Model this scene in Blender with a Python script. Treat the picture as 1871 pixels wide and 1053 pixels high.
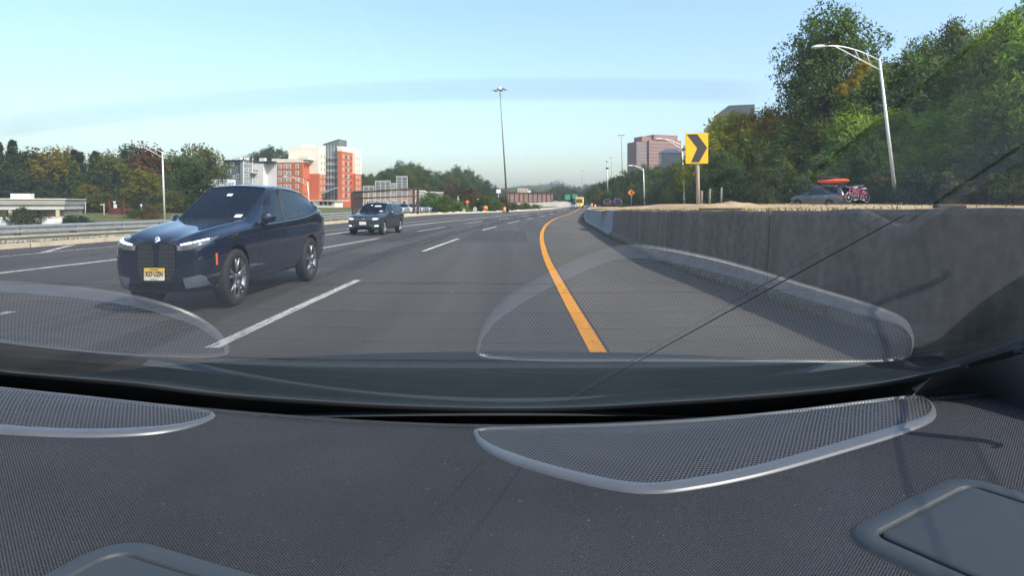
import bpy, bmesh, math, random
import numpy as np
from mathutils import Vector, Matrix
from mathutils.bvhtree import BVHTree
from mathutils import geometry as mgeo

R = math.radians
scene = bpy.context.scene
COL = scene.collection
for o in list(bpy.data.objects):
    bpy.data.objects.remove(o)

# ------------------------------------------------------------------ camera
FPX, CX, HY, CH = 1150.0, 935.5, 370.0, 1.5          # focal length and horizon in photo pixels, eye height in metres
cam_data = bpy.data.cameras.new('camera')
cam_data.sensor_width = 36.0
cam_data.lens = 36.0 * FPX / 1871.0
cam_data.shift_y = -(526.5 - HY) / 1871.0
cam_data.clip_start = 0.02
cam_data.clip_end = 6000.0
cam = bpy.data.objects.new('camera', cam_data)
cam.location = (0, 0, CH)
cam.rotation_euler = (R(90), 0, 0)
COL.objects.link(cam)
scene.camera = cam

# ------------------------------------------------------------------ daylight
SUN_AZ, SUN_EL = 131.0, 44.0
world = bpy.data.worlds.new('World')
scene.world = world
world.use_nodes = True
wn = world.node_tree
bg = wn.nodes['Background']
sky = wn.nodes.new('ShaderNodeTexSky')
sky.sky_type = 'NISHITA'
sky.sun_disc = False
sky.sun_elevation = R(SUN_EL)
sky.sun_rotation = R(SUN_AZ)
sky.altitude = 20
sky.air_density = 1.2
sky.dust_density = 2.0
sky.ozone_density = 3.2
wn.links.new(sky.outputs[0], bg.inputs[0])
bg.inputs[1].default_value = 0.15
sun_data = bpy.data.lights.new('sun', 'SUN')
sun_data.energy = 3.2
sun_data.angle = R(0.5)
sun_data.color = (1.0, 0.94, 0.84)
sun = bpy.data.objects.new('sun', sun_data)
sd = Vector((math.sin(R(SUN_AZ)) * math.cos(R(SUN_EL)), math.cos(R(SUN_AZ)) * math.cos(R(SUN_EL)), math.sin(R(SUN_EL))))
sun.rotation_euler = sd.to_track_quat('Z', 'Y').to_euler()
sun.location = (0, 0, 40)
COL.objects.link(sun)
vs = scene.view_settings
vs.view_transform = 'Standard'
vs.look = 'None'
vs.exposure = 1.15
vs.gamma = 1.0
scene.render.engine = 'CYCLES'
scene.cycles.max_bounces = 6
scene.cycles.diffuse_bounces = 2
scene.cycles.glossy_bounces = 3
scene.cycles.transmission_bounces = 2
scene.cycles.transparent_max_bounces = 12
scene.cycles.volume_bounces = 0
scene.cycles.caustics_reflective = False
scene.cycles.caustics_refractive = False
scene.cycles.sample_clamp_indirect = 4.0

# ------------------------------------------------------------------ helpers
rng = random.Random(7)


def ground_at(x, y):
    """photo pixel on the level road -> (X, D)"""
    return ((x - CX) * CH / (y - HY), FPX * CH / (y - HY))


def at(x, y, d):
    return Vector(((x - CX) / FPX * d, d, CH + (HY - y) / FPX * d))


def pchip(pts):
    xs = [p[0] for p in pts]; ys = [p[1] for p in pts]; n = len(xs)
    h = [xs[i + 1] - xs[i] for i in range(n - 1)]
    dl = [(ys[i + 1] - ys[i]) / h[i] for i in range(n - 1)]
    m = [dl[0]] + [0] * (n - 2) + [dl[-1]]
    for i in range(1, n - 1):
        if dl[i - 1] * dl[i] > 0:
            w1, w2 = 2 * h[i] + h[i - 1], h[i] + 2 * h[i - 1]
            m[i] = (w1 + w2) / (w1 / dl[i - 1] + w2 / dl[i])

    def f(x):
        if x <= xs[0]: return ys[0] + m[0] * (x - xs[0])
        if x >= xs[-1]: return ys[-1] + m[-1] * (x - xs[-1])
        i = max(k for k in range(n - 1) if xs[k] <= x)
        t = (x - xs[i]) / h[i]
        return ((1 + 2 * t) * (1 - t) ** 2 * ys[i] + t * (1 - t) ** 2 * h[i] * m[i]
                + t * t * (3 - 2 * t) * ys[i + 1] + t * t * (t - 1) * h[i] * m[i + 1])
    return f


MATS = {}


def mat(name, col=(.5, .5, .5), rough=.6, metal=0., spec=.5, noise=None, bump=None, coat=0., emit=None, objcol=False, trans=0.):
    """principled material; noise=(scale, amount[, stretch]) varies the colour, bump=(scale, strength[, distance])"""
    if name in MATS: return MATS[name]
    m = bpy.data.materials.new(name); m.use_nodes = True
    nt = m.node_tree; p = nt.nodes['Principled BSDF']
    p.inputs['Base Color'].default_value = (*col, 1)
    p.inputs['Roughness'].default_value = rough
    p.inputs['Metallic'].default_value = metal
    p.inputs['Specular IOR Level'].default_value = spec
    p.inputs['Coat Weight'].default_value = coat
    p.inputs['Coat Roughness'].default_value = .04
    if emit:
        p.inputs['Emission Color'].default_value = (*emit[0], 1); p.inputs['Emission Strength'].default_value = emit[1]
    tc = None
    if noise or bump:
        tc = nt.nodes.new('ShaderNodeTexCoord')
    if noise:
        mp = nt.nodes.new('ShaderNodeMapping')
        if len(noise) > 2: mp.inputs['Scale'].default_value = noise[2]
        nt.links.new(tc.outputs['Object'], mp.inputs[0])
        n = nt.nodes.new('ShaderNodeTexNoise'); n.inputs['Scale'].default_value = noise[0]; n.inputs['Detail'].default_value = 6
        n.inputs['Roughness'].default_value = .65
        nt.links.new(mp.outputs[0], n.inputs['Vector'])
        mr = nt.nodes.new('ShaderNodeMapRange')
        mr.inputs['From Min'].default_value = .3; mr.inputs['From Max'].default_value = .7
        mr.inputs['To Min'].default_value = 1 - noise[1]; mr.inputs['To Max'].default_value = 1 + noise[1]
        nt.links.new(n.outputs[0], mr.inputs[0])
        mx = nt.nodes.new('ShaderNodeVectorMath'); mx.operation = 'SCALE'
        mx.inputs[0].default_value = col
        nt.links.new(mr.outputs[0], mx.inputs['Scale'])
        nt.links.new(mx.outputs[0], p.inputs['Base Color'])
    if bump:
        n2 = nt.nodes.new('ShaderNodeTexNoise'); n2.inputs['Scale'].default_value = bump[0]; n2.inputs['Detail'].default_value = 4
        nt.links.new(tc.outputs['Object'], n2.inputs['Vector'])
        b = nt.nodes.new('ShaderNodeBump'); b.inputs['Strength'].default_value = bump[1]
        b.inputs['Distance'].default_value = bump[2] if len(bump) > 2 else .02
        nt.links.new(n2.outputs[0], b.inputs['Height']); nt.links.new(b.outputs[0], p.inputs['Normal'])
    MATS[name] = m
    return m


class MB:
    """collects shapes for one mesh object"""
    def __init__(s):
        s.v = []; s.f = []; s.m = []; s.sm = []

    def add(s, verts, faces, mi=0, smooth=False):
        o = len(s.v); s.v += [tuple(v) for v in verts]
        for f in faces:
            s.f.append(tuple(i + o for i in f)); s.m.append(mi); s.sm.append(smooth)
        return s

    def box(s, lo, hi, mi=0, mtx=None):
        x0, y0, z0 = lo; x1, y1, z1 = hi
        v = [Vector(p) for p in ((x0, y0, z0), (x1, y0, z0), (x1, y1, z0), (x0, y1, z0), (x0, y0, z1), (x1, y0, z1), (x1, y1, z1), (x0, y1, z1))]
        if mtx is not None: v = [mtx @ p for p in v]
        return s.add(v, [(0, 3, 2, 1), (4, 5, 6, 7), (0, 1, 5, 4), (1, 2, 6, 5), (2, 3, 7, 6), (3, 0, 4, 7)], mi)

    def bbox(s, lo, hi, b=.02, mi=0, mtx=None):
        """box with chamfered edges"""
        x0, y0, z0 = lo; x1, y1, z1 = hi
        bm = bmesh.new(); bmesh.ops.create_cube(bm, size=1)
        for v in bm.verts:
            v.co = Vector(((x0 + x1) / 2 + v.co.x * (x1 - x0), (y0 + y1) / 2 + v.co.y * (y1 - y0), (z0 + z1) / 2 + v.co.z * (z1 - z0)))
        bmesh.ops.bevel(bm, geom=bm.edges[:], offset=b, segments=2, affect='EDGES', profile=.5)
        return s.bm(bm, mi, mtx)

    def bm(s, bm, mi=0, mtx=None, smooth=False):
        bm.verts.index_update()
        vs_ = [v.co.copy() for v in bm.verts]
        if mtx is not None: vs_ = [mtx @ p for p in vs_]
        s.add(vs_, [[v.index for v in f.verts] for f in bm.faces], mi, smooth)
        bm.free(); return s

    def tube(s, pts, r, n=8, mi=0, cap=True, smooth=True):
        pts = [Vector(p) for p in pts]
        rr = r if isinstance(r, (list, tuple)) else [r] * len(pts)
        vs_ = []; up = None
        for i, p in enumerate(pts):
            t = (pts[min(i + 1, len(pts) - 1)] - pts[max(i - 1, 0)]).normalized()
            if up is None:
                up = Vector((0, 0, 1)) if abs(t.z) < .9 else Vector((1, 0, 0))
            a = t.cross(up)
            if a.length < 1e-6: a = t.cross(Vector((0, 1, 0)))
            a.normalize(); b = a.cross(t).normalized(); up = b
            for k in range(n):
                th = 2 * math.pi * k / n
                vs_.append(p + (a * math.cos(th) + b * math.sin(th)) * rr[i])
        fs = []
        for i in range(len(pts) - 1):
            for k in range(n):
                k2 = (k + 1) % n
                fs.append((i * n + k, i * n + k2, (i + 1) * n + k2, (i + 1) * n + k))
        s.add(vs_, fs, mi, smooth)
        if cap:
            o = len(s.v) - len(vs_)
            s.f.append(tuple(o + k for k in reversed(range(n)))); s.m.append(mi); s.sm.append(False)
            e = o + (len(pts) - 1) * n
            s.f.append(tuple(e + k for k in range(n))); s.m.append(mi); s.sm.append(False)
        return s

    def lathe(s, prof, n=24, mi=0, axis='y', mtx=None, smooth=True, close=False):
        """prof: list of (radius, height along axis)"""
        vs_ = []
        for r, h in prof:
            for k in range(n):
                th = 2 * math.pi * k / n
                c, d = r * math.cos(th), r * math.sin(th)
                p = Vector((c, h, d)) if axis == 'y' else Vector((c, d, h))
                vs_.append(mtx @ p if mtx is not None else p)
        fs = []
        m_ = len(prof)
        for i in range(m_ if close else m_ - 1):
            j = (i + 1) % m_
            for k in range(n):
                k2 = (k + 1) % n
                fs.append((i * n + k, i * n + k2, j * n + k2, j * n + k))
        return s.add(vs_, fs, mi, smooth)

    def prism(s, poly, h, mi=0, mtx=None, z0=0.):
        """polygon in xy extruded from z0 to z0+h"""
        n = len(poly)
        v = [Vector((p[0], p[1], z0)) for p in poly] + [Vector((p[0], p[1], z0 + h)) for p in poly]
        if mtx is not None: v = [mtx @ p for p in v]
        fs = [tuple(reversed(range(n))), tuple(range(n, 2 * n))] + [(i, (i + 1) % n, n + (i + 1) % n, n + i) for i in range(n)]
        return s.add(v, fs, mi)

    def grid(s, rows, mi=0, smooth=True, flip=False):
        nr, nc = len(rows), len(rows[0])
        vs_ = [p for r in rows for p in r]
        fs = []
        for i in range(nr - 1):
            for j in range(nc - 1):
                q = (i * nc + j, i * nc + j + 1, (i + 1) * nc + j + 1, (i + 1) * nc + j)
                fs.append(tuple(reversed(q)) if flip else q)
        return s.add(vs_, fs, mi, smooth)

    def mesh(s, name, mats):
        me = bpy.data.meshes.new(name)
        me.from_pydata(s.v, [], s.f)
        for m in (mats if isinstance(mats, (list, tuple)) else [mats]): me.materials.append(m)
        me.polygons.foreach_set('material_index', s.m)
        me.polygons.foreach_set('use_smooth', s.sm)
        me.update()
        return me

    def build(s, name, mats, parent=None, fixn=False):
        me = s.mesh(name, mats)
        if fixn:
            b = bmesh.new(); b.from_mesh(me); bmesh.ops.recalc_face_normals(b, faces=b.faces[:]); b.to_mesh(me); b.free()
        return link(name, me, parent)


def link(name, me, parent=None):
    o = bpy.data.objects.new(name, me); COL.objects.link(o)
    if parent is not None: o.parent = parent
    return o


def tag(o, label=None, cat=None, group=None, kind=None):
    if label: o['label'] = label
    if cat: o['category'] = cat
    if group: o['group'] = group
    if kind: o['kind'] = kind
    return o


def empty(name, loc=(0, 0, 0), rz=0., label=None, cat=None, group=None):
    o = bpy.data.objects.new(name, None); COL.objects.link(o)
    o.empty_display_size = .3
    o.location = loc; o.rotation_euler = (0, 0, rz)
    return tag(o, label, cat, group)


def copy_tree(o, parent=None):
    c = o.copy(); COL.objects.link(c); c.parent = parent
    for ch in list(o.children): copy_tree(ch, c)
    return c


def text_mesh(txt, size, name='lettering', extrude=.002, bold=0., align='CENTER'):
    cu = bpy.data.curves.new('txt', 'FONT'); cu.body = txt; cu.size = size; cu.extrude = extrude; cu.offset = bold
    cu.align_x = align; cu.align_y = 'CENTER'; cu.resolution_u = 2
    ob = bpy.data.objects.new('txt', cu); COL.objects.link(ob)
    me = bpy.data.meshes.new_from_object(ob.evaluated_get(bpy.context.evaluated_depsgraph_get()))
    me.name = name
    bpy.data.objects.remove(ob); bpy.data.curves.remove(cu)
    return me


# ------------------------------------------------------------------ common materials
M_black = mat('black_rubber', (.012, .012, .013), .55)
M_void = mat('black_matt', (.006, .006, .006), .9, spec=.1)
M_conc = mat('concrete', (.40, .38, .34), .85, noise=(1.3, .22), bump=(14, .35))
M_galv = mat('galvanised_steel', (.52, .53, .53), .42, metal=.65, noise=(3, .18))
M_alu = mat('aluminium_pole', (.72, .70, .66), .4, metal=.25, noise=(4, .1))
M_rust = mat('weathered_steel', (.075, .035, .025), .8, noise=(2, .3))
M_white = mat('white_paint', (.78, .78, .76), .5, noise=(2, .08))
M_orange = mat('orange_sheet', (.85, .22, .02), .5, noise=(3, .1))
M_green = mat('green_sheet', (.03, .28, .16), .45, noise=(3, .1))
M_yellow = mat('yellow_sheet', (.86, .50, .01), .42, noise=(2, .06))

# ================================================================== SETTING
def soft_noise_mat(name, cols, scale, rough=.95, bump=None, stretch=None, fine=None, spec=.3):
    """colour ramp over noise in world metres (object coordinates of unscaled sheets)"""
    if name in MATS: return MATS[name]
    m = bpy.data.materials.new(name); m.use_nodes = True
    nt = m.node_tree; p = nt.nodes['Principled BSDF']
    p.inputs['Roughness'].default_value = rough; p.inputs['Specular IOR Level'].default_value = spec
    tc = nt.nodes.new('ShaderNodeTexCoord')
    mp = nt.nodes.new('ShaderNodeMapping')
    if stretch: mp.inputs['Scale'].default_value = stretch
    nt.links.new(tc.outputs['Object'], mp.inputs[0])
    n = nt.nodes.new('ShaderNodeTexNoise'); n.inputs['Scale'].default_value = scale; n.inputs['Detail'].default_value = 8; n.inputs['Roughness'].default_value = .6
    nt.links.new(mp.outputs[0], n.inputs['Vector'])
    cr = nt.nodes.new('ShaderNodeValToRGB')
    e = cr.color_ramp.elements
    e[0].position = .3; e[1].position = .7
    e[0].color = (*cols[0], 1); e[1].color = (*cols[-1], 1)
    for i, c in enumerate(cols[1:-1]):
        k = e.new(.3 + .4 * (i + 1) / (len(cols) - 1)); k.color = (*c, 1)
    nt.links.new(n.outputs[0], cr.inputs[0])
    out = cr.outputs[0]
    if fine:
        n3 = nt.nodes.new('ShaderNodeTexNoise'); n3.inputs['Scale'].default_value = fine[0]; n3.inputs['Detail'].default_value = 3
        nt.links.new(tc.outputs['Object'], n3.inputs['Vector'])
        mr = nt.nodes.new('ShaderNodeMapRange'); mr.inputs['From Min'].default_value = .3; mr.inputs['From Max'].default_value = .7
        mr.inputs['To Min'].default_value = 1 - fine[1]; mr.inputs['To Max'].default_value = 1 + fine[1]
        nt.links.new(n3.outputs[0], mr.inputs[0])
        sc = nt.nodes.new('ShaderNodeVectorMath'); sc.operation = 'SCALE'
        nt.links.new(out, sc.inputs[0]); nt.links.new(mr.outputs[0], sc.inputs['Scale'])
        out = sc.outputs[0]
    nt.links.new(out, p.inputs['Base Color'])
    if bump:
        n2 = nt.nodes.new('ShaderNodeTexNoise'); n2.inputs['Scale'].default_value = bump[0]; n2.inputs['Detail'].default_value = 5
        nt.links.new(tc.outputs['Object'], n2.inputs['Vector'])
        b = nt.nodes.new('ShaderNodeBump'); b.inputs['Strength'].default_value = bump[1]; b.inputs['Distance'].default_value = bump[2]
        nt.links.new(n2.outputs[0], b.inputs['Height']); nt.links.new(b.outputs[0], p.inputs['Normal'])
    MATS[name] = m
    return m


M_asphalt = soft_noise_mat('asphalt', [(.050, .046, .042), (.068, .062, .057), (.092, .084, .076)], .55, .82,
                           bump=(160, .5, .006), stretch=(1.5, .07, 1), fine=(45, .22), spec=.35)
M_should = soft_noise_mat('shoulder_asphalt', [(.076, .067, .057), (.100, .089, .075), (.128, .114, .096)], .4, .9,
                          bump=(120, .5, .008), stretch=(1, .25, 1), fine=(30, .2))
M_grass = soft_noise_mat('dry_grass', [(.055, .075, .022), (.10, .11, .035), (.20, .16, .07)], .35, 1., bump=(6, .8, .08), fine=(9, .3))
M_dirt = soft_noise_mat('tan_dirt', [(.30, .20, .11), (.42, .29, .165), (.50, .37, .23)], .5, 1., bump=(5, .8, .06), fine=(14, .2))
M_wood_floor = soft_noise_mat('woodland_floor', [(.03, .045, .014), (.05, .07, .02), (.09, .085, .03)], .12, 1., bump=(3, 1., .2), fine=(5, .3))


def worn(m, scale, lo, hi, stretch):
    """lets the road show where the paint has worn off"""
    nt = m.node_tree; out = nt.nodes['Material Output']; p = nt.nodes['Principled BSDF']
    tc = nt.nodes.new('ShaderNodeTexCoord'); mp = nt.nodes.new('ShaderNodeMapping'); mp.inputs['Scale'].default_value = stretch
    nt.links.new(tc.outputs['Object'], mp.inputs[0])
    n = nt.nodes.new('ShaderNodeTexNoise'); n.inputs['Scale'].default_value = scale; n.inputs['Detail'].default_value = 9; n.inputs['Roughness'].default_value = .72
    nt.links.new(mp.outputs[0], n.inputs['Vector'])
    mr = nt.nodes.new('ShaderNodeMapRange'); mr.inputs['From Min'].default_value = lo; mr.inputs['From Max'].default_value = hi
    nt.links.new(n.outputs[0], mr.inputs[0])
    tr = nt.nodes.new('ShaderNodeBsdfTransparent'); mx = nt.nodes.new('ShaderNodeMixShader')
    nt.links.new(mr.outputs[0], mx.inputs[0]); nt.links.new(p.outputs[0], mx.inputs[1]); nt.links.new(tr.outputs[0], mx.inputs[2]); nt.links.new(mx.outputs[0], out.inputs[0])
    return m


M_wpaint = worn(soft_noise_mat('road_paint_white', [(.30, .29, .27), (.52, .51, .47), (.62, .61, .57)], 2.2, .7, stretch=(6, .6, 1), fine=(60, .2)), 7, .52, .66, (2.5, .35, 1))
M_ypaint = worn(soft_noise_mat('road_paint_yellow', [(.50, .20, .012), (.66, .27, .014), (.72, .30, .02)], 1.2, .7, stretch=(5, .5, 1), fine=(50, .15)), 9, .58, .72, (2.5, .4, 1))
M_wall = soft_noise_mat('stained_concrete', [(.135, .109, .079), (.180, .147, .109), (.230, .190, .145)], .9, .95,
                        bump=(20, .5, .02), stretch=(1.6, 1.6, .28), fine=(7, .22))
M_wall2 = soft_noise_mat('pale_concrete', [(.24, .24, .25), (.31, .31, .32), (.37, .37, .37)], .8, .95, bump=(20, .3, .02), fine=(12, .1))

g = pchip([(-40, 0), (0, 0), (8, 0), (14.4, .03), (21.6, .2), (28.75, .5), (41, 1.35), (57.5, 3.1), (82, 6.6), (133, 13), (190, 20), (300, 33.5), (900, 105)])
YX = lambda d: .86 + g(d)
L1 = pchip([(-10, -3.2), (6.4, -3.08), (12.1, -2.96), (19.2, -2.70), (25.7, -2.22), (34, -1.55), (38.3, -1.05), (44.6, -.3), (55.6, 1.3), (66, 2.9), (72, 3.8), (100, 7.8), (133, 12.2), (190, 19.4), (300, 33)])
L2 = pchip([(-10, -7.2), (8.4, -6.84), (20.3, -6.2), (25.7, -5.6), (33, -4.8), (37.5, -4.1), (44, -3.3), (54, -1.5), (66, .7), (80, 3.2), (100, 6.3), (133, 11.2), (190, 18.7), (300, 32.5)])
L3 = pchip([(-10, -11.8), (8, -11.2), (13.3, -10.8), (16, -10.4), (28.3, -8.67), (32.5, -8.1), (39, -6.9), (43.7, -6.1), (55.6, -3.85), (72, -.9), (90, 2.4), (133, 10.1), (190, 18), (300, 32)])
L4 = pchip([(-10, -15), (12, -14.6), (17, -14.1), (22.4, -13.3), (28, -11.2), (33, -9.7), (48, -7.5), (55.6, -6.4), (72, -3.2), (90, .4), (133, 8.9), (190, 17.2), (300, 31.5)])
XL = pchip([(-30, -22), (10, -18.5), (19.8, -16.3), (24.6, -15.4), (34, -13.6), (43, -12.6), (60, -11.4), (75, -9.6), (86, -6), (95, -2.4), (108, 2.2), (144, 9.6), (190, 16.3), (300, 30.8), (900, 100)])
XW = pchip([(-30, 4.3), (5, 4.3), (10, 4.15), (14.4, 3.95), (20, 4.15), (28, 4.5), (36, 5.0), (45, 5.5), (57, 6.7), (69, 8.0), (82, 9.6), (133, 16.3), (190, 23.5), (300, 37), (900, 110)])
ZW = pchip([(-30, 1.46), (5, 1.44), (10, 1.37), (14, 1.31), (20, 1.24), (30, 1.13), (45, .99), (70, .76), (82, .64), (110, .5), (200, .45)])


def drange(a, b, near=1.0):
    out = [a]; d = a
    while d < b:
        d += max(near, abs(d) * .035); out.append(min(d, b))
    return out


DS = drange(-25, 900, 1.5)

# ground, to the horizon
gm = MB()
GXS = [-2600, -1200, -600, -300, -160, -100, -60, -40, -28, -20]


def left_drop(x, d):
    """land left of the guard rail lies lower than the carriageway near by"""
    e = XL(d) - 3.0
    if x >= e: return -.06
    t = min(1., (e - x) / 12.)
    k = max(0., min(1., (95 - d) / 30.))
    return -.06 - 1.0 * t * t * (3 - 2 * t) * k


rows = []
for d in [-300, -120, -60] + DS + [1200, 1700, 2600]:
    xl = XL(min(d, 900))
    xs = sorted(set([-2600, -1200, -700, -400] + [xl - o for o in (300, 200, 140, 100, 70, 50, 38, 30, 24, 19, 15, 12, 9, 6, 4, 3, 2, 1, .3)] + [xl + o for o in (.3, 3)]))
    xs = [x for x in xs if x <= xl + 3]
    xw = XW(min(d, 900))
    xs2 = [max(xs[-1] + .5, xw + 1.2), xw + 60, xw + 120, xw + 300, 900 + xw, 2600 + xw]
    r = [Vector((x, d, left_drop(x, d))) for x in xs] + [Vector((x, d, -.06)) for x in xs2]
    rows.append(r)
ncol = min(len(r) for r in rows)
rows = [r if len(r) == ncol else r[len(r) - ncol:] for r in rows]
tag(gm.grid(rows).build('ground', M_grass), kind='structure')

# carriageway
rm = MB()
rows = []
for d in DS:
    a, b = XL(d), XW(d) + .1
    rows.append([Vector((a + (b - a) * t, d, 0)) for t in (0, .2, .4, .6, .8, 1)])
road = tag(rm.grid(rows).build('road', M_asphalt), kind='structure')
sm_ = MB()
rows = [[Vector((YX(d) + .12, d, .004)), Vector((max(XW(d), YX(d) + .3) + .08, d, .004))] for d in DS if d < 300]
sm_.grid(rows).build('shoulder', M_should, road)


def strip(name, f, d0, d1, w, m, z=.008, parent=road, step=1.2):
    b = MB(); rows = []
    n = max(2, int((d1 - d0) / max(step, d0 * .03)) + 1)
    for i in range(n + 1):
        d = d0 + (d1 - d0) * i / n
        # painted lines keep their width square to the line
        s_ = (f(d + .5) - f(d - .5)); k = w / 2 * math.sqrt(1 + s_ * s_)
        rows.append([Vector((f(d) - k, d, z)), Vector((f(d) + k, d, z))])
    return b.grid(rows).build(name, m, parent)


strip('yellow_line', YX, -12, 320, .17, M_ypaint)
for a, b in ((6.45, 12.1), (19.2, 25.9), (33.6, 39), (44.6, 51), (55.6, 60.5), (66, 71.5), (78, 84), (92, 99), (108, 116), (126, 136), (148, 160)):
    strip('lane_dash', L1, a, b, .15, M_wpaint)
for a, b in ((2.5, 8.6), (11.0, 15.5), (20.0, 26.2), (32.5, 38), (44, 50), (56, 61), (67, 73), (80, 87), (96, 104), (114, 124)):
    strip('lane_dash', L2, a, b, .15, M_wpaint)
strip('lane_line', L3, -5, 200, .24, M_wpaint)
strip('edge_line', L4, -5, 250, .13, M_wpaint)
for d in (14.5, 18.6, 22.2, 26.5):                       # hatch bars on the left shoulder
    b = MB()
    x0, x1 = XL(d + 3.2) + .5, L4(d) - .1
    b.add([(x0, d + 3.2, .008), (x0 + .05, d + 3.62, .008), (x1, d + .45, .008), (x1, d, .008)], [(0, 3, 2, 1)])
    b.build('hatch_bar', M_wpaint, road)
# tar-sealed joints and patches in the asphalt
M_tar = mat('tar_seal', (.032, .031, .031), .75, noise=(6, .2))
for i in range(5):
    d = [11.6, 18.4, 27, 41, 63][i]
    b = MB(); rows = []
    lo, hi = L2(d) - 5, XW(d) - .5
    for j in range(25):
        t = j / 24; x = lo + (hi - lo) * t
        w = .022 * (1 + .5 * math.sin(j * 1.7 + i))
        y = d + .06 * math.sin(j * .9 + i * 2) + .03 * math.sin(j * 2.3)
        rows.append([Vector((x, y - w, .0065)), Vector((x, y + w, .0065))])
    b.grid(rows).build('tar_joint', M_tar, road)

M_patch = worn(soft_noise_mat('asphalt_patch', [(.046, .044, .043), (.055, .052, .050), (.066, .062, .060)], 1.5, .85, fine=(50, .25), bump=(160, .5, .006)), 3, .60, .72, (1, .5, 1))
for x0, x1, d0, d1 in ((-6.4, -3.4, 14.5, 18.5), (-2.0, .6, 24, 33), (1.4, 3.4, 16, 19), (-5.6, -3.9, 24, 38)):
    b = MB(); b.add([(x0, d0, .0035), (x1, d0, .0035), (x1 + .1, d1, .0035), (x0 + .1, d1, .0035)], [(0, 1, 2, 3)]); b.build('asphalt_patch', M_patch, road)
M_track = worn(mat('wheel_track', (.058, .053, .049), .85), 1.6, .30, .58, (1.6, .035, 1))
for f_, o_ in ((L1, -.95), (L1, -2.6)):
    strip('wheel_track', (lambda f_, o_: lambda d: f_(d) + o_)(f_, o_), 3, 120, .75, M_track, z=.005)
# kerb along the left edge
M_kerb = mat('kerb_concrete', (.52, .43, .31), .9, noise=(1.5, .2), bump=(18, .3))
kerb = empty('kerb', (0, 0, 0), 0, 'pale tan concrete kerb along the left edge of the road', 'kerb')
d = 6.
while d < 150:
    ln = max(3., d * .05); b = MB(); rows = []
    for i in range(5):
        q = d + (ln - .03) * i / 4; x = XL(q)
        rows.append([Vector((x + .02, q, 0)), Vector((x, q, .13)), Vector((x - .45, q, .14)), Vector((x - .47, q, -.1))])
    b.grid(rows, smooth=False).build('kerbstone', M_kerb, kerb)
    d += ln

# retaining wall on the right, in cast sections
wall = empty('concrete_wall', (XW(10), 10, 0), 0, 'long stained grey concrete retaining wall curving along the right shoulder', 'wall')
WO = Vector((XW(10), 10, 0))
d = -8.; k = 0
while d < 150:
    ln = 6.1 if d < 30 else d * .2
    b = MB(); rows = []
    n = 8
    for i in range(n + 1):
        q = d + (ln - .05) * i / n
        x = XW(q); z = ZW(q)
        dz = .012 * math.sin(q * 3.1 + k) + .008 * math.sin(q * 9)
        rows.append([Vector((x - .16, q, -.05)), Vector((x - .13, q, .10)), Vector((x + .02, q, .20)), Vector((x + .07, q, z - .06 + dz)), Vector((x + .10, q, z + dz)), Vector((x + .36, q, z + dz)), Vector((x + .38, q, -.05))])
    rows = [[p - WO for p in r] for r in rows]
    b.grid(rows, smooth=False)
    for r in (rows[0], rows[-1]):
        b.add(r, [tuple(range(7)) if r is rows[0] else tuple(reversed(range(7)))])
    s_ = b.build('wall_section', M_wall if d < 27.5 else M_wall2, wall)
    if d >= 27.5 and not wall.get('_x'):
        wall['_x'] = 1
    d += ln; k += 1
if '_x' in wall: del wall['_x']

# dirt terrace behind the wall, lower frontage road, wooded bank rising behind
TE = lambda d: XW(d) + 13.5 + max(0, 30 - d) * .10           # terrace edge
def terr_z(x, d):
    zt = ZW(d); e = XW(d)
    top = 1.385 if d < 40 else max(.55, 1.385 - (d - 40) * .016)
    t = max(0, min(1, (x - e - .4) / 4.5)); t = t * t * (3 - 2 * t)
    z = (zt - .03) + (top - zt + .03) * t
    w = .035 * math.sin(x * 1.3 + d * .5) + .03 * math.sin(x * .6 - d * .9)
    return z + w * min(1, max(0, (x - e - .6) / 2)) * .6

tm = MB(); rows = []
for d in drange(-20, 140, 1.2):
    e = XW(d)
    r = [Vector((e + .37, d, ZW(d) - .04))]
    for o in (.7, 1.2, 2, 3, 4.2, 5.6, 7.2, 9, 11, 12.3, 13.3):
        r.append(Vector((e + o, d, terr_z(e + o, d))))
    x = TE(d)
    top = terr_z(x, d)
    fr = .78 if d < 60 else max(.1, .78 - (d - 60) * .012)
    r += [Vector((x + .3, d, top - .02)), Vector((x + 1.2, d, min(top, fr + .1))), Vector((x + 2, d, fr))]
    rows.append(r)
tag(tm.grid(rows, flip=True).build('terrace', M_dirt), kind='structure')
# dirt mound and dark timber baulks lying on it
fm = MB(); rows = []
for d in drange(-20, 160, 2):
    x = TE(d) + 1.9; fr = .78 if d < 60 else max(.1, .78 - (d - 60) * .012)
    rows.append([Vector((x, d, fr + .01)), Vector((x + 4, d, fr + .02)), Vector((x + 8.5, d, fr + .01))])
tag(fm.grid(rows, flip=True).build('frontage_road', M_asphalt), kind='structure')
bm_ = MB(); rows = []
for d in drange(-40, 420, 4):
    x = TE(min(d, 300)) + 10.2 if d < 140 else XW(d) + 24
    fr = .78 if d < 60 else max(.1, .78 - (d - 60) * .012)
    r = []
    for o, z in ((0, 0), (2, .5), (6, 2.6), (12, 5.2), (22, 8.), (40, 12), (80, 16), (200, 20), (500, 4)):
        k = 1 if d < 120 else max(.45, 1 - (d - 120) * .003)
        r.append(Vector((x + o, d, fr + (z + .5 * math.sin(o + d * .2) * min(1, o)) * k)))
    rows.append(r)
tag(bm_.grid(rows, flip=True).build('wooded_bank', M_wood_floor), kind='structure')
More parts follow.
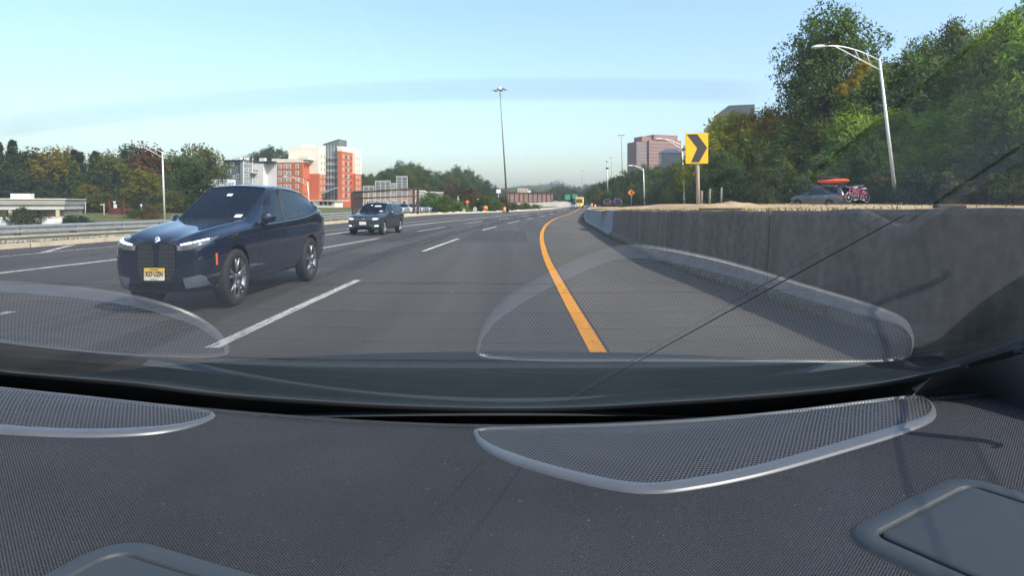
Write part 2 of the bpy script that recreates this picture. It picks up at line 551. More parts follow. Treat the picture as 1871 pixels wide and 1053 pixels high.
# hills: left, behind the hotel, and far ahead
def hill(name, cx_, cy_, rx, ry, h, n=28):
    b = MB(); rows = []
    for i in range(n + 1):
        r = []
        for j in range(n + 1):
            u, v = i / n * 2 - 1, j / n * 2 - 1
            q = max(0, 1 - (u * u + v * v)); z = h * q * q * (1 + .18 * math.sin(u * 5 + v * 3) + .1 * math.sin(v * 9))
            r.append(Vector((cx_ + v * rx, cy_ + u * ry, z - .3)))
        rows.append(r)
    return tag(b.grid(rows).build(name, M_wood_floor), kind='structure')
hill('hill', -170, 380, 210, 210, 21)
hill('hill', -10, 900, 300, 260, 22)
hill('hill', 190, 560, 170, 260, 30)

# ================================================================== THE CAR ONE LOOKS OUT OF
own = empty('car', (0, .6, CH - .32), 0, 'dark rear parcel shelf, speaker grilles and back window of the car looked out of', 'car')
OB = Vector((0, .6, CH - .32))
GA = R(25)                                               # slope of the back window
GC, GT, GK = -.2, .485, .085
G0D, G0Z = .865, -.275                                   # its foot, from the eye


def shelf_z(x, d=0): return -.285 + .10 * x * x - .004 * math.cos(6 * x)


def on_shelf(px, py, lift=0.):
    """photo pixel -> point of the shelf (from the eye)"""
    a, s = (px - CX) / FPX, (HY - py) / FPX
    d = .6
    for _ in range(30): d = shelf_z(a * d) / s
    return Vector((a * d, d, shelf_z(a * d) + lift))


def glass_z(x, d):
    u = G0D - GC * x * x - d                             # the pane wraps at its sides and flattens towards the roof
    return G0Z + u * GT - GK * u * u


def on_glass(px, py):
    a, s = (px - CX) / FPX, (HY - py) / FPX
    lo = .12; f0 = s * lo - glass_z(a * lo, lo)
    while lo < 1.4:
        f1 = s * (lo + .01) - glass_z(a * (lo + .01), lo + .01)
        if f0 * f1 <= 0: break
        lo += .01; f0 = f1
    d = lo + .01 * (f0 / (f0 - f1) if f0 != f1 else .5)
    return Vector((a * d, d, s * d))


E0 = Vector((0, 0, CH)) - OB


def ow(p): return Vector(p) + E0


# woven shelf cloth
def cloth_mat():
    m = bpy.data.materials.new('woven_cloth'); m.use_nodes = True
    nt = m.node_tree; p = nt.nodes['Principled BSDF']
    p.inputs['Roughness'].default_value = .85; p.inputs['Specular IOR Level'].default_value = .06
    tc = nt.nodes.new('ShaderNodeTexCoord')
    def wave(rot, sc):
        mp = nt.nodes.new('ShaderNodeMapping'); mp.inputs['Rotation'].default_value = (0, 0, rot)
        nt.links.new(tc.outputs['Object'], mp.inputs[0])
        w = nt.nodes.new('ShaderNodeTexWave'); w.inputs['Scale'].default_value = sc; w.inputs['Distortion'].default_value = 1.2
        w.inputs['Detail'].default_value = 2; w.inputs['Detail Scale'].default_value = 3
        nt.links.new(mp.outputs[0], w.inputs[0]); return w.outputs['Fac']
    a, b = wave(.75, 150), wave(-.75, 150)
    mu = nt.nodes.new('ShaderNodeMath'); mu.operation = 'MULTIPLY'
    nt.links.new(a, mu.inputs[0]); nt.links.new(b, mu.inputs[1])
    n = nt.nodes.new('ShaderNodeTexNoise'); n.inputs['Scale'].default_value = 900; n.inputs['Detail'].default_value = 2
    nt.links.new(tc.outputs['Object'], n.inputs['Vector'])
    n2 = nt.nodes.new('ShaderNodeTexNoise'); n2.inputs['Scale'].default_value = 5; n2.inputs['Detail'].default_value = 3
    nt.links.new(tc.outputs['Object'], n2.inputs['Vector'])
    ad = nt.nodes.new('ShaderNodeMath'); ad.operation = 'MULTIPLY_ADD'; ad.inputs[1].default_value = .9
    nt.links.new(n.outputs[0], ad.inputs[0]); nt.links.new(mu.outputs[0], ad.inputs[2])
    cr = nt.nodes.new('ShaderNodeValToRGB'); e = cr.color_ramp.elements
    e[0].position = .35; e[0].color = (.008, .009, .0112, 1); e[1].position = 1.05; e[1].color = (.062, .064, .072, 1)
    nt.links.new(ad.outputs[0], cr.inputs[0])
    mr = nt.nodes.new('ShaderNodeMapRange'); mr.inputs['To Min'].default_value = .62; mr.inputs['To Max'].default_value = 1.3
    nt.links.new(n2.outputs[0], mr.inputs[0])
    sc = nt.nodes.new('ShaderNodeVectorMath'); sc.operation = 'SCALE'
    nt.links.new(cr.outputs[0], sc.inputs[0]); nt.links.new(mr.outputs[0], sc.inputs['Scale'])
    n4 = nt.nodes.new('ShaderNodeTexNoise'); n4.inputs['Scale'].default_value = 210; n4.inputs['Detail'].default_value = 1
    nt.links.new(tc.outputs['Object'], n4.inputs['Vector'])
    lint = nt.nodes.new('ShaderNodeMapRange'); lint.inputs['From Min'].default_value = .74; lint.inputs['From Max'].default_value = .84; lint.inputs['To Max'].default_value = .38
    nt.links.new(n4.outputs[0], lint.inputs[0])
    mxl = nt.nodes.new('ShaderNodeMix'); mxl.data_type = 'RGBA'; mxl.inputs['B'].default_value = (.22, .21, .20, 1)
    nt.links.new(lint.outputs[0], mxl.inputs['Factor']); nt.links.new(sc.outputs[0], mxl.inputs['A'])
    nt.links.new(mxl.outputs['Result'], p.inputs['Base Color'])
    bp = nt.nodes.new('ShaderNodeBump'); bp.inputs['Strength'].default_value = .5; bp.inputs['Distance'].default_value = .0008
    nt.links.new(ad.outputs[0], bp.inputs['Height']); nt.links.new(bp.outputs[0], p.inputs['Normal'])
    return m


M_cloth = cloth_mat()
M_trim = mat('satin_trim', (.075, .079, .088), .34, noise=(40, .1))
M_plast = mat('dark_soft_plastic', (.026, .031, .036), .6, noise=(300, .12), bump=(900, .2, .0006))
M_lid = mat('smooth_lid_plastic', (.022, .027, .031), .6, noise=(3, .1), bump=(700, .12, .0005))


def perforated():
    """metal sheet with round holes in a hexagonal pitch"""
    m = bpy.data.materials.new('perforated_metal'); m.use_nodes = True
    nt = m.node_tree; p = nt.nodes['Principled BSDF']; out = nt.nodes['Material Output']
    p.inputs['Base Color'].default_value = (.062, .062, .066, 1); p.inputs['Roughness'].default_value = .45
    tc = nt.nodes.new('ShaderNodeTexCoord')
    pitch = .0046
    def lat(off):
        mp = nt.nodes.new('ShaderNodeMapping'); mp.inputs['Location'].default_value = (off, off, 0)
        mp.inputs['Scale'].default_value = (1 / pitch, 1 / (pitch * 1.732), 0)
        nt.links.new(tc.outputs['Object'], mp.inputs[0])
        fr = nt.nodes.new('ShaderNodeVectorMath'); fr.operation = 'FRACTION'; nt.links.new(mp.outputs[0], fr.inputs[0])
        su = nt.nodes.new('ShaderNodeVectorMath'); su.operation = 'SUBTRACT'; su.inputs[1].default_value = (.5, .5, 0); nt.links.new(fr.outputs[0], su.inputs[0])
        mu = nt.nodes.new('ShaderNodeVectorMath'); mu.operation = 'MULTIPLY'; mu.inputs[1].default_value = (1, 1.732, 0); nt.links.new(su.outputs[0], mu.inputs[0])
        le = nt.nodes.new('ShaderNodeVectorMath'); le.operation = 'LENGTH'; nt.links.new(mu.outputs[0], le.inputs[0])
        return le.outputs['Value']
    mi = nt.nodes.new('ShaderNodeMath'); mi.operation = 'MINIMUM'
    nt.links.new(lat(0), mi.inputs[0]); nt.links.new(lat(.5), mi.inputs[1])
    lt = nt.nodes.new('ShaderNodeMath'); lt.operation = 'LESS_THAN'; lt.inputs[1].default_value = .39
    nt.links.new(mi.outputs[0], lt.inputs[0])
    tr = nt.nodes.new('ShaderNodeBsdfTransparent')
    mx = nt.nodes.new('ShaderNodeMixShader')
    nt.links.new(lt.outputs[0], mx.inputs[0]); nt.links.new(p.outputs[0], mx.inputs[1]); nt.links.new(tr.outputs[0], mx.inputs[2])
    nt.links.new(mx.outputs[0], out.inputs[0])
    return m


M_perf = perforated()

# shelf sheet
b = MB(); rows = []
for i in range(41):
    t = i / 40
    r = []
    for j in range(61):
        x = -.9 + 1.8 * j / 60
        d1 = .818 - .02 * abs(x) ** 2
        d_ = .27 + (d1 - .27) * t
        z = shelf_z(x) - (.012 * max(0, (t - .985) / .015) ** 2)
        r.append(ow((x, d_, z)))
    rows.append(r)
shelf = b.grid(rows).build('parcel_shelf', M_cloth, own)
# rolled rear edge of the shelf and dark gutter below the glass
b = MB()
b.tube([ow((-.9 + 1.8 * j / 60, .818 - .02 * (-.9 + 1.8 * j / 60) ** 2, shelf_z(-.9 + 1.8 * j / 60) - .004)) for j in range(61)], .004, 8)
b.build('shelf_edge', M_cloth, shelf)
b = MB(); rows = []
for j in range(61):
    x = -.95 + 1.9 * j / 60
    z = shelf_z(x)
    rows.append([ow((x, .80, z - .012)), ow((x, .86, z - .06)), ow((x, 1.0, z - .07))])
b.grid(rows).build('gutter', M_void, own)


def smooth_poly(pts, closed=True, sub=8):
    n = len(pts); out = []
    for i in range(n):
        p0, p1, p2, p3 = (Vector(pts[(i + k) % n]) for k in (-1, 0, 1, 2))
        for s in range(sub):
            t = s / sub
            out.append(.5 * ((2 * p1) + (-p0 + p2) * t + (2 * p0 - 5 * p1 + 4 * p2 - p3) * t * t + (-p0 + 3 * p1 - 3 * p2 + p3) * t ** 3))
    return out


def speaker(outline_px, label):
    """a bowed perforated cover in a raised trim ring over a shallow bowl"""
    pts = [on_shelf(*p) for p in outline_px]
    c = sum(pts, Vector()) / len(pts)
    ring = [Vector((p.x, p.y, 0)) for p in smooth_poly([(p.x, p.y, 0) for p in pts])]
    n = len(ring)
    t = bpy.data.objects.new('speaker_grille', None); COL.objects.link(t); t.parent = own
    t.empty_display_size = .05
    tag(t, label)
    cc = Vector((c.x, c.y, 0))
    def pt(p, k, lift):
        q = cc + (p - cc) * k
        return ow((q.x, q.y, shelf_z(q.x) + lift))
    def off(i, w, lift):
        a, b_ = ring[i - 1], ring[(i + 1) % n]
        tg = (b_ - a).normalized(); nn = Vector((-tg.y, tg.x, 0))
        if nn.dot(cc - ring[i]) < 0: nn = -nn
        q = ring[i] + nn * w
        return ow((q.x, q.y, shelf_z(q.x) + lift))
    # trim, wider on the side next to the seat
    b = MB(); rows = []
    for i in range(n + 1):
        k = i % n
        near = max(0, min(1, (cc.y - ring[k].y) / .03 * .5 + .5))
        w = .004 + .012 * near
        rows.append([off(k, -.0008, .0), off(k, .0004, .0022), off(k, .0014, .0030), off(k, w - .001, .0042), off(k, w, .0038), off(k, w + .0015, .001)])
    b.grid(rows).build('trim_ring', M_trim, t, fixn=True)
    # perforated cover
    b = MB(); rows = []
    for kk in (1, .9, .78, .64, .48, .3, .12, .002):
        r = []
        for i in range(n + 1):
            k = i % n
            near = max(0, min(1, (cc.y - ring[k].y) / .03 * .5 + .5)); w = .004 + .012 * near
            a, b_ = ring[k - 1], ring[(k + 1) % n]
            tg = (b_ - a).normalized(); nn = Vector((-tg.y, tg.x, 0))
            if nn.dot(cc - ring[k]) < 0: nn = -nn
            e = ring[k] + nn * w
            q = cc + (e - cc) * kk
            r.append(ow((q.x, q.y, shelf_z(q.x) + .0030 + .006 * (1 - kk * kk))))
        rows.append(r)
    cv = b.grid(rows).build('perforated_cover', M_perf, t, fixn=True)
    for s_ in (cv,): pass
    # bowl and cone under it
    b = MB(); rows = []
    for kk, dz in ((.97, .0012), (.9, .0010), (.74, .0010), (.68, .0036), (.5, .0044), (.3, .003), (.02, .0025)):
        rows.append([pt(ring[i % n], kk, dz) for i in range(n + 1)])
    b.grid(rows).build('speaker_cone', mat('speaker_cone', (.02, .02, .022), .8), t, fixn=True)
    return t


speaker([(868, 800), (878, 787), (1000, 783), (1150, 778), (1300, 768), (1450, 753), (1600, 734), (1672, 727), (1698, 735), (1709, 752), (1700, 772),
         (1640, 797), (1520, 834), (1400, 868), (1280, 893), (1190, 903), (1110, 895), (1010, 871), (930, 846), (888, 824)],
        'long pointed speaker cover with a bright rim on the right of the shelf')
speaker([(390, 764), (372, 753), (250, 738), (100, 722), (-60, 706), (-200, 700), (-300, 712), (-320, 735), (-240, 760), (-120, 782), (20, 795), (150, 800), (260, 796), (340, 784)],
        'speaker cover at the left end of the shelf')


def lid(corner, e1, e2, a, bb, r, label):
    """a flat lid with rounded corners lying in a raised surround"""
    t = bpy.data.objects.new('anchor_lid', None); COL.objects.link(t); t.parent = own
    t.empty_display_size = .05
    tag(t, label)
    e1 = Vector((*e1, 0)).normalized(); e2 = Vector((*e2, 0)); e2 = (e2 - e1 * e1.dot(e2)).normalized()
    C0 = Vector((*corner, 0)); mid = C0 + e1 * a / 2 + e2 * bb / 2
    def rr(ins, lift):
        out = []
        ha, hb, r_ = a / 2 - ins, bb / 2 - ins, max(.004, r - ins)
        for q, (sx, sy) in enumerate(((1, 1), (-1, 1), (-1, -1), (1, -1))):
            for k in range(9):
                th = math.pi / 2 * (q + k / 8)
                p = mid + e1 * (sx * (ha - r_) + r_ * math.cos(th)) + e2 * (sy * (hb - r_) + r_ * math.sin(th))
                out.append(ow((p.x, p.y, shelf_z(p.x) + lift)))
        out.append(out[0]); return out
    b = MB(); b.grid([rr(-.002, 0), rr(0, .002), rr(.002, .0042), rr(.016, .0048), rr(.0175, .004), rr(.0182, -.002)]).build('surround', M_plast, t, fixn=True)
    b = MB(); b.grid([rr(.0215, -.002), rr(.0212, .0035), rr(.0222, .0046), rr(.026, .005), rr(.045, .0055), rr(.07, .006)])
    last = rr(.07, .006)[:-1]
    b.add(last, [tuple(range(len(last)))])
    b.build('lid_panel', M_lid, t, fixn=True)
    b = MB(); b.grid([rr(.0175, -.0005), rr(.0225, -.0005)]).build('groove', M_void, t, fixn=True)


lid((.270, .522), (.888, .461), (.461, -.888), .178, .26, .03, 'smooth dark lid with rounded corners at the right front of the shelf')
lid((-.318, .512), (.95, -.31), (-.31, -.95), .24, .26, .035, 'smooth dark lid at the left front of the shelf')

# back window
def glass_mat():
    m = bpy.data.materials.new('window_glass'); m.use_nodes = True
    nt = m.node_tree; nt.nodes.remove(nt.nodes['Principled BSDF']); out = nt.nodes['Material Output']
    fr = nt.nodes.new('ShaderNodeFresnel'); fr.inputs[0].default_value = 1.5
    a = nt.nodes.new('ShaderNodeMath'); a.operation = 'ADD'; a.inputs[1].default_value = 1.
    mu = nt.nodes.new('ShaderNodeMath'); mu.operation = 'MULTIPLY'; mu.inputs[1].default_value = 2.
    dv = nt.nodes.new('ShaderNodeMath'); dv.operation = 'DIVIDE'      # both faces of the pane: 2R/(1+R)
    nt.links.new(fr.outputs[0], a.inputs[0]); nt.links.new(fr.outputs[0], mu.inputs[0])
    nt.links.new(mu.outputs[0], dv.inputs[0]); nt.links.new(a.outputs[0], dv.inputs[1])
    tr = nt.nodes.new('ShaderNodeBsdfTransparent'); tr.inputs[0].default_value = (.93, .955, .945, 1)
    gl = nt.nodes.new('ShaderNodeBsdfGlossy'); gl.inputs['Roughness'].default_value = .0; gl.inputs['Color'].default_value = (.95, .97, 1, 1)
    mx = nt.nodes.new('ShaderNodeMixShader')
    nt.links.new(dv.outputs[0], mx.inputs[0]); nt.links.new(tr.outputs[0], mx.inputs[1]); nt.links.new(gl.outputs[0], mx.inputs[2])
    nt.links.new(mx.outputs[0], out.inputs[0])
    return m


M_glass = glass_mat()
edge_px = [(-150, 660), (-70, 669), (0, 678), (140, 690), (265, 701), (400, 718), (520, 728), (700, 739), (900, 745), (1060, 743), (1200, 735), (1350, 725), (1500, 712), (1620, 697), (1720, 676), (1800, 655), (1871, 634), (1930, 612)]
foot = [on_glass(*p) for p in edge_px]
b = MB(); rows = []
for p in smooth_poly([tuple(q) for q in foot])[:-8]:
    r = []
    for k in range(15):
        t = k / 14; d_ = p.y + (.06 - p.y) * t
        r.append(ow((p.x, d_, glass_z(p.x, d_))))
    rows.append(r)
win = b.grid(rows[:-1]).build('back_window', M_glass, own)
me = win.data
bmx = bmesh.new(); bmx.from_mesh(me)
for f in bmx.faces:
    if f.normal.z > 0: f.normal_flip()
bmx.to_mesh(me); bmx.free()
# heating wires
for k in range(9):
    s = .12 + k * .055
    d_, z_ = G0D - s * math.cos(GA), G0Z + s * math.sin(GA)
    b = MB(); hw = .00018
    nrm = Vector((0, -math.sin(GA), -math.cos(GA))) * .0012
    up = Vector((0, -math.cos(GA), math.sin(GA))) * hw
    xs = [-.62 + 1.24 * j / 12 for j in range(13)]
    rows = []
    for x in xs:
        c_ = Vector((x, d_, glass_z(x, d_))) + nrm
        rows.append([ow(c_ - up), ow(c_ + up)])
    b.grid(rows).build('heating_wire', mat('heating_wire', (.09, .07, .06), .6), win)
# rubber seal along its foot
b = MB(); rows = []
sl = Vector((0, math.cos(GA), -math.sin(GA)))
nn = Vector((0, -math.sin(GA), -math.cos(GA)))
for p in smooth_poly([tuple(q) for q in foot])[:-8]:
    fk = max(0., min(1., (1720 - CX - FPX * p.x / p.y) / 60))
    sk = max(.004, min(.16, (p.z - shelf_z(p.x)) + .03)) if fk > 0 else .012
    rows.append([ow(p + nn * .001 - sl * .002), ow(p + nn * .006 - sl * .0005), ow(p + nn * .006 + sl * .010), ow(p + sl * .012 - nn * .0), ow(p + sl * .014 - nn * .0), ow(p + sl * .014 + (sl * .016 + Vector((0, 0, -.03))) * fk), ow(p + sl * .014 * (1 - fk) + Vector((0, .04, -sk)) * fk)])
b.grid(rows[:-1]).build('window_seal', M_black, own)
# corner trim of the rear pillar on the right
b = MB(); rows = []
low = [(1672, 719), (1700, 714), (1745, 706), (1800, 719), (1880, 746), (1950, 775), (2020, 805)]
hig = [(1672, 717, .805), (1702, 688, .80), (1760, 668, .78), (1820, 652, .76), (1880, 632, .74), (1950, 605, .72), (2010, 580, .70)]
for (a_, b_) in zip(low, hig):
    p = on_shelf(*a_, lift=-.004); q = Vector(((b_[0] - CX) / FPX, 1, (HY - b_[1]) / FPX)) * b_[2]
    m_ = (p + q) / 2 + Vector((-.004, -.006, .002))
    rows.append([ow(p + Vector((0, 0, -.01))), ow(p), ow(p * .75 + m_ * .25 + Vector((0, -.002, .001))), ow(m_), ow(q * .75 + m_ * .25), ow(q), ow(q + Vector((.01, .03, .0)))])
b.grid(rows).build('pillar_trim', M_plast, own, fixn=True)
# painted boot lid outside, just below the glass
M_boot = mat('dark_blue_grey_paint', (.036, .046, .052), .75, coat=0., spec=.06, noise=(8, .1))
b = MB(); rows = []
for j in range(49):
    x = -1.2 + 2.4 * j / 48
    edge = 1.36 - .10 * x * x - .9 * max(0, abs(x) - .75) ** 2
    zc = -.10 * x * x * .35
    rows.append([ow((x, .90, -.305 + zc)), ow((x, 1.0, -.297 + zc)), ow((x, 1.15, -.301 + zc)), ow((x, edge - .03, -.316 + zc)), ow((x, edge, -.322 + zc)), ow((x, edge + .01, -.332 + zc)), ow((x, edge + .03, -.50 + zc))])
b.grid(rows, flip=False).build('boot_lid', M_boot, own, fixn=True)

# faint grey tinted band arching across the upper glass, fading at its edges
def tint_band_mat():
    m = bpy.data.materials.new('glass_tint_band'); m.use_nodes = True
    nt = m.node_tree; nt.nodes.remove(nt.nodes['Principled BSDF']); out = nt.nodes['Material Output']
    at_ = nt.nodes.new('ShaderNodeAttribute'); at_.attribute_name = 'tint_amount'
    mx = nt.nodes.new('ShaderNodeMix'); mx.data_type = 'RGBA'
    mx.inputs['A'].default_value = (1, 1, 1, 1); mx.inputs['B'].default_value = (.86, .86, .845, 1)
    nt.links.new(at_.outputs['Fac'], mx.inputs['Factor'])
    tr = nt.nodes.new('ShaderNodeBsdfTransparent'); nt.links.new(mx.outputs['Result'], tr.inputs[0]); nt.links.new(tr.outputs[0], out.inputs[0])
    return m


b = MB(); rows = []; tint_amount = []
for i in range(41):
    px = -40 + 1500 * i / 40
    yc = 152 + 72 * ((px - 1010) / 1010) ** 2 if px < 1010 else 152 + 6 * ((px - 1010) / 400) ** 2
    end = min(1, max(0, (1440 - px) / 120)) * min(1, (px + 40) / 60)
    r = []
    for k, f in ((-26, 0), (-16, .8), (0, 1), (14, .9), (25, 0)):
        r.append(ow(on_glass(px, yc + k)) + Vector((0, -.0008, -.0015))); tint_amount.append(f * end)
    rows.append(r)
sm = b.grid(rows).build('tint_band', tint_band_mat(), win)
ca = sm.data.attributes.new('tint_amount', 'FLOAT', 'POINT'); ca.data.foreach_set('value', tint_amount)

# thin wire added to stand for a shadowy reflected streak across the glass
b = MB(); pts = []; rad = []
for i in range(25):
    t = i / 24
    px, py = 1032 + 620 * t, 736 - 352 * t ** .98
    pts.append(ow(on_glass(px, py)) + Vector((0, -.001, -.0016))); rad.append(.00022 + .0003 * t * (1 - t) * 2)
b.tube(pts, rad, 6); b.build('shadow_streak', mat('shadow_streak_brown', (.05, .04, .033), .6), own)
# seam in the shelf cloth
b = MB(); rows = []
for i in range(15):
    t = i / 14; p = on_shelf(884 - 190 * t, 838 + 190 * t + 10 * math.sin(t * 3), .0006); q = on_shelf(885.3 - 190 * t, 839 + 190 * t + 10 * math.sin(t * 3), .0006)
    rows.append([ow(p), ow(q)])
b.grid(rows).build('seam', mat('dark_seam_thread', (.006, .006, .007), .9), shelf)

# ================================================================== CARS
M_tyre = mat('tyre_rubber', (.018, .018, .019), .8, bump=(60, .2, .004))
M_rim = mat('alloy_rim', (.34, .34, .36), .32, metal=.9)
M_rimdark = mat('dark_rim', (.03, .03, .033), .4, metal=.4)
def tinted():
    m = bpy.data.materials.new('car_window_glass'); m.use_nodes = True
    nt = m.node_tree; nt.nodes.remove(nt.nodes['Principled BSDF']); out = nt.nodes['Material Output']
    fr = nt.nodes.new('ShaderNodeFresnel'); fr.inputs[0].default_value = 1.7
    tr = nt.nodes.new('ShaderNodeBsdfTransparent'); tr.inputs[0].default_value = (.42, .47, .48, 1)
    gl = nt.nodes.new('ShaderNodeBsdfGlossy'); gl.inputs['Roughness'].default_value = .01; gl.inputs['Color'].default_value = (.85, .92, 1, 1)
    mx = nt.nodes.new('ShaderNodeMixShader'); nt.links.new(fr.outputs[0], mx.inputs[0]); nt.links.new(tr.outputs[0], mx.inputs[1]); nt.links.new(gl.outputs[0], mx.inputs[2]); nt.links.new(mx.outputs[0], out.inputs[0])
    return m


M_glassdark = tinted()
M_cabin = mat('cabin_black', (.022, .022, .024), .8)
M_seat = mat('seat_cloth', (.07, .068, .066), .8)


def cabin(parent, w=1., z=0.):
    """floor pan, dashboard, wheel and seats seen through the glass"""
    b = MB(); b.box((-2.1, -.80 * w, .45), (1.0, .80 * w, .80 + z)); b.build('cabin_floor', M_cabin, parent)
    b = MB(); b.bbox((.42, -.76 * w, .80 + z), (.98, .76 * w, 1.06 + z), .06); b.build('dashboard', M_cabin, parent)
    b = MB(); b.lathe([(.165, -.015), (.185, 0), (.165, .015), (.15, 0)], 20, close=True, mtx=Matrix.Translation((.36, .38 * w, 1.05 + z)) @ Matrix.Rotation(R(90), 4, 'Z') @ Matrix.Rotation(R(20), 4, 'X')); b.build('steering_wheel', M_gloss, parent)
    for x, ys in ((-.35, (-.38, .38)), (-1.25, (-.42, .42))):
        for y in ys:
            b = MB(); b.bbox((-.12, -.24, .78 + z), (.06, .24, 1.28 + z), .06, mtx=Matrix.Translation((x, y * w, 0))); st = b.build('seat_back', M_seat, parent)
            b = MB(); b.bbox((-.10, -.13, 1.31 + z), (.02, .13, 1.49 + z), .05, mtx=Matrix.Translation((x, y * w, 0))); b.build('headrest', M_seat, st)
    b = MB(); b.bbox((.14, -.12, 1.49 + z), (.17, .12, 1.55 + z), .012); b.build('rear_view_mirror', M_gloss, parent)
M_lamp = mat('headlamp_glass', (.10, .11, .125), .12, spec=.8, coat=1.)
M_drl = mat('lit_lamp', (.9, .93, 1.), .3, emit=((.85, .93, 1.), .9))
M_chrome = mat('bright_trim', (.62, .63, .65), .22, metal=.9)
M_gloss = mat('gloss_black', (.008, .008, .01), .15, coat=.6)
M_red = mat('tail_lamp_red', (.55, .02, .015), .2, coat=.8)
M_amber = mat('amber_reflector', (.80, .13, .02), .3, coat=.5)


def paint(name, col, rough=.28, metal=.5):
    return mat(name, col, rough, metal=metal, coat=1.0, noise=(2.5, .05))


def mesh_grille():
    m = bpy.data.materials.new('grille_mesh'); m.use_nodes = True
    nt = m.node_tree; p = nt.nodes['Principled BSDF']; p.inputs['Roughness'].default_value = .35
    tc = nt.nodes.new('ShaderNodeTexCoord')
    mp = nt.nodes.new('ShaderNodeMapping'); mp.inputs['Rotation'].default_value = (R(45), 0, 0)
    nt.links.new(tc.outputs['Object'], mp.inputs[0])
    br = nt.nodes.new('ShaderNodeTexChecker'); br.inputs['Scale'].default_value = 26
    br.inputs[1].default_value = (.012, .013, .014, 1); br.inputs[2].default_value = (.035, .040, .042, 1)
    nt.links.new(mp.outputs[0], br.inputs[0]); nt.links.new(br.outputs[0], p.inputs['Base Color'])
    return m


M_grille = mesh_grille()


def car_body(stations, glass, axles, wr, arch_r, paint_m, yin=.6):
    """subdivided shell lofted through stations; glass: {name: (i0, i1, strip)}; returns meshes for the shell and each pane"""
    bm = bmesh.new()
    names = list(glass)
    L, Rr = [], []
    for (x, z0, w0, z1, w1, z2, w2, z3, w3, z4) in stations:
        half = [(0, z0), (w0 * .7, z0), (w0, z0 + .06), (w1, z1), (w2, z2), (w2 - .028, z2 + .035), (w3, z3), (w3 - .075, z3 + .045), (w3 * .45, z4 - .012), (0, z4)]
        l = [bm.verts.new((x, y, z)) for y, z in half]
        r = [l[0]] + [bm.verts.new((x, -y, z)) for y, z in half[1:-1]] + [l[-1]]
        L.append(l); Rr.append(r)
    n = len(L[0])
    fmap = {}
    for i in range(len(stations) - 1):
        for k in range(n - 1):
            for side, S in ((1, L), (-1, Rr)):
                vs_ = [S[i][k], S[i][k + 1], S[i + 1][k + 1], S[i + 1][k]]
                f = bm.faces.new(vs_ if side == 1 else list(reversed(vs_)))
                fmap[(i, k, side)] = f
    for i, flip in ((0, False), (len(stations) - 1, True)):
        l, r = L[i], Rr[i]
        for k in range(n - 1):
            vs_ = [l[k], l[k + 1], r[k + 1], r[k]]
            vs_ = [v for j, v in enumerate(vs_) if v not in vs_[:j]]
            f = bm.faces.new(vs_)
    for idx, nm in enumerate(names):
        i0, i1, strips, sides = glass[nm]
        for i in range(i0, i1):
            for k in strips:
                for s in sides: fmap[(i, k, s)].material_index = idx + 1
    bmesh.ops.recalc_face_normals(bm, faces=bm.faces[:])
    cl = bm.edges.layers.float.new('crease_edge')
    for e in bm.edges:
        fs = e.link_faces
        if len(fs) == 2 and fs[0].material_index != fs[1].material_index: e[cl] = 1.
    for i in range(len(stations) - 1):
        for S in (L, Rr):
            e = bm.edges.get((S[i][4], S[i + 1][4]))
            if e and e[cl] < .3: e[cl] = .6
            e = bm.edges.get((S[i][7], S[i + 1][7]))
            if e and e[cl] < .3: e[cl] = .45
            e = bm.edges.get((S[i][2], S[i + 1][2]))
            if e: e[cl] = .4
    vl = bm.verts.layers.float.new('crease_vert')
    for v in bm.verts:
        ids = [f.material_index for f in v.link_faces]
        for k in set(ids):
            if k and ids.count(k) == 1: v[vl] = .8
    for f in bm.faces: f.smooth = True
    me = bpy.data.meshes.new('shell'); bm.to_mesh(me); bm.free()
    me.materials.append(paint_m)
    for nm in names: me.materials.append(M_glassdark)
    me.materials.append(M_void)
    ob = bpy.data.objects.new('shell', me); COL.objects.link(ob)
    sub = ob.modifiers.new('s', 'SUBSURF'); sub.levels = 2; sub.render_levels = 2
    cut = []
    for ax in axles:
        for s in (-1, 1):
            c = MB(); c.lathe([(0.001, yin * s), (arch_r, yin * s), (arch_r, 1.4 * s), (.001, 1.4 * s)], 40, mi=len(names) + 1, mtx=Matrix.Translation((ax, 0, wr)))
            co = c.build('cut', [M_void] * (len(names) + 2), fixn=True); cut.append(co)
            b_ = ob.modifiers.new('b', 'BOOLEAN'); b_.operation = 'DIFFERENCE'; b_.object = co; b_.solver = 'EXACT'
            try: b_.material_mode = 'INDEX'
            except Exception: pass
    dg = bpy.context.evaluated_depsgraph_get()
    full = bpy.data.meshes.new_from_object(ob.evaluated_get(dg))
    bpy.data.objects.remove(ob)
    for c in cut: bpy.data.objects.remove(c)
    slot = {m_.name: i for i, m_ in enumerate(full.materials) if m_}
    out = {}
    bmf = bmesh.new(); bmf.from_mesh(full)
    bvh = BVHTree.FromBMesh(bmf)
    for idx, nm in enumerate(['body'] + names):
        b2 = bmf.copy()
        if nm == 'body': kill = [f for f in b2.faces if 1 <= f.material_index <= len(names)]
        else: kill = [f for f in b2.faces if f.material_index != idx]
        bmesh.ops.delete(b2, geom=kill, context='FACES')
        m2 = bpy.data.meshes.new(nm); 
        if nm == 'body':
            m2.materials.append(paint_m); m2.materials.append(M_void)
            for f in b2.faces: f.material_index = 0 if f.material_index == 0 else 1
        else:
            m2.materials.append(M_glassdark)
            for f in b2.faces: f.material_index = 0
        b2.to_mesh(m2); b2.free(); out[nm] = m2
        m2.polygons.foreach_set('use_smooth', [True] * len(m2.polygons))
        try: m2.set_sharp_from_angle(angle=R(40))
        except Exception: pass
    bmf.free()
    return out, bvh


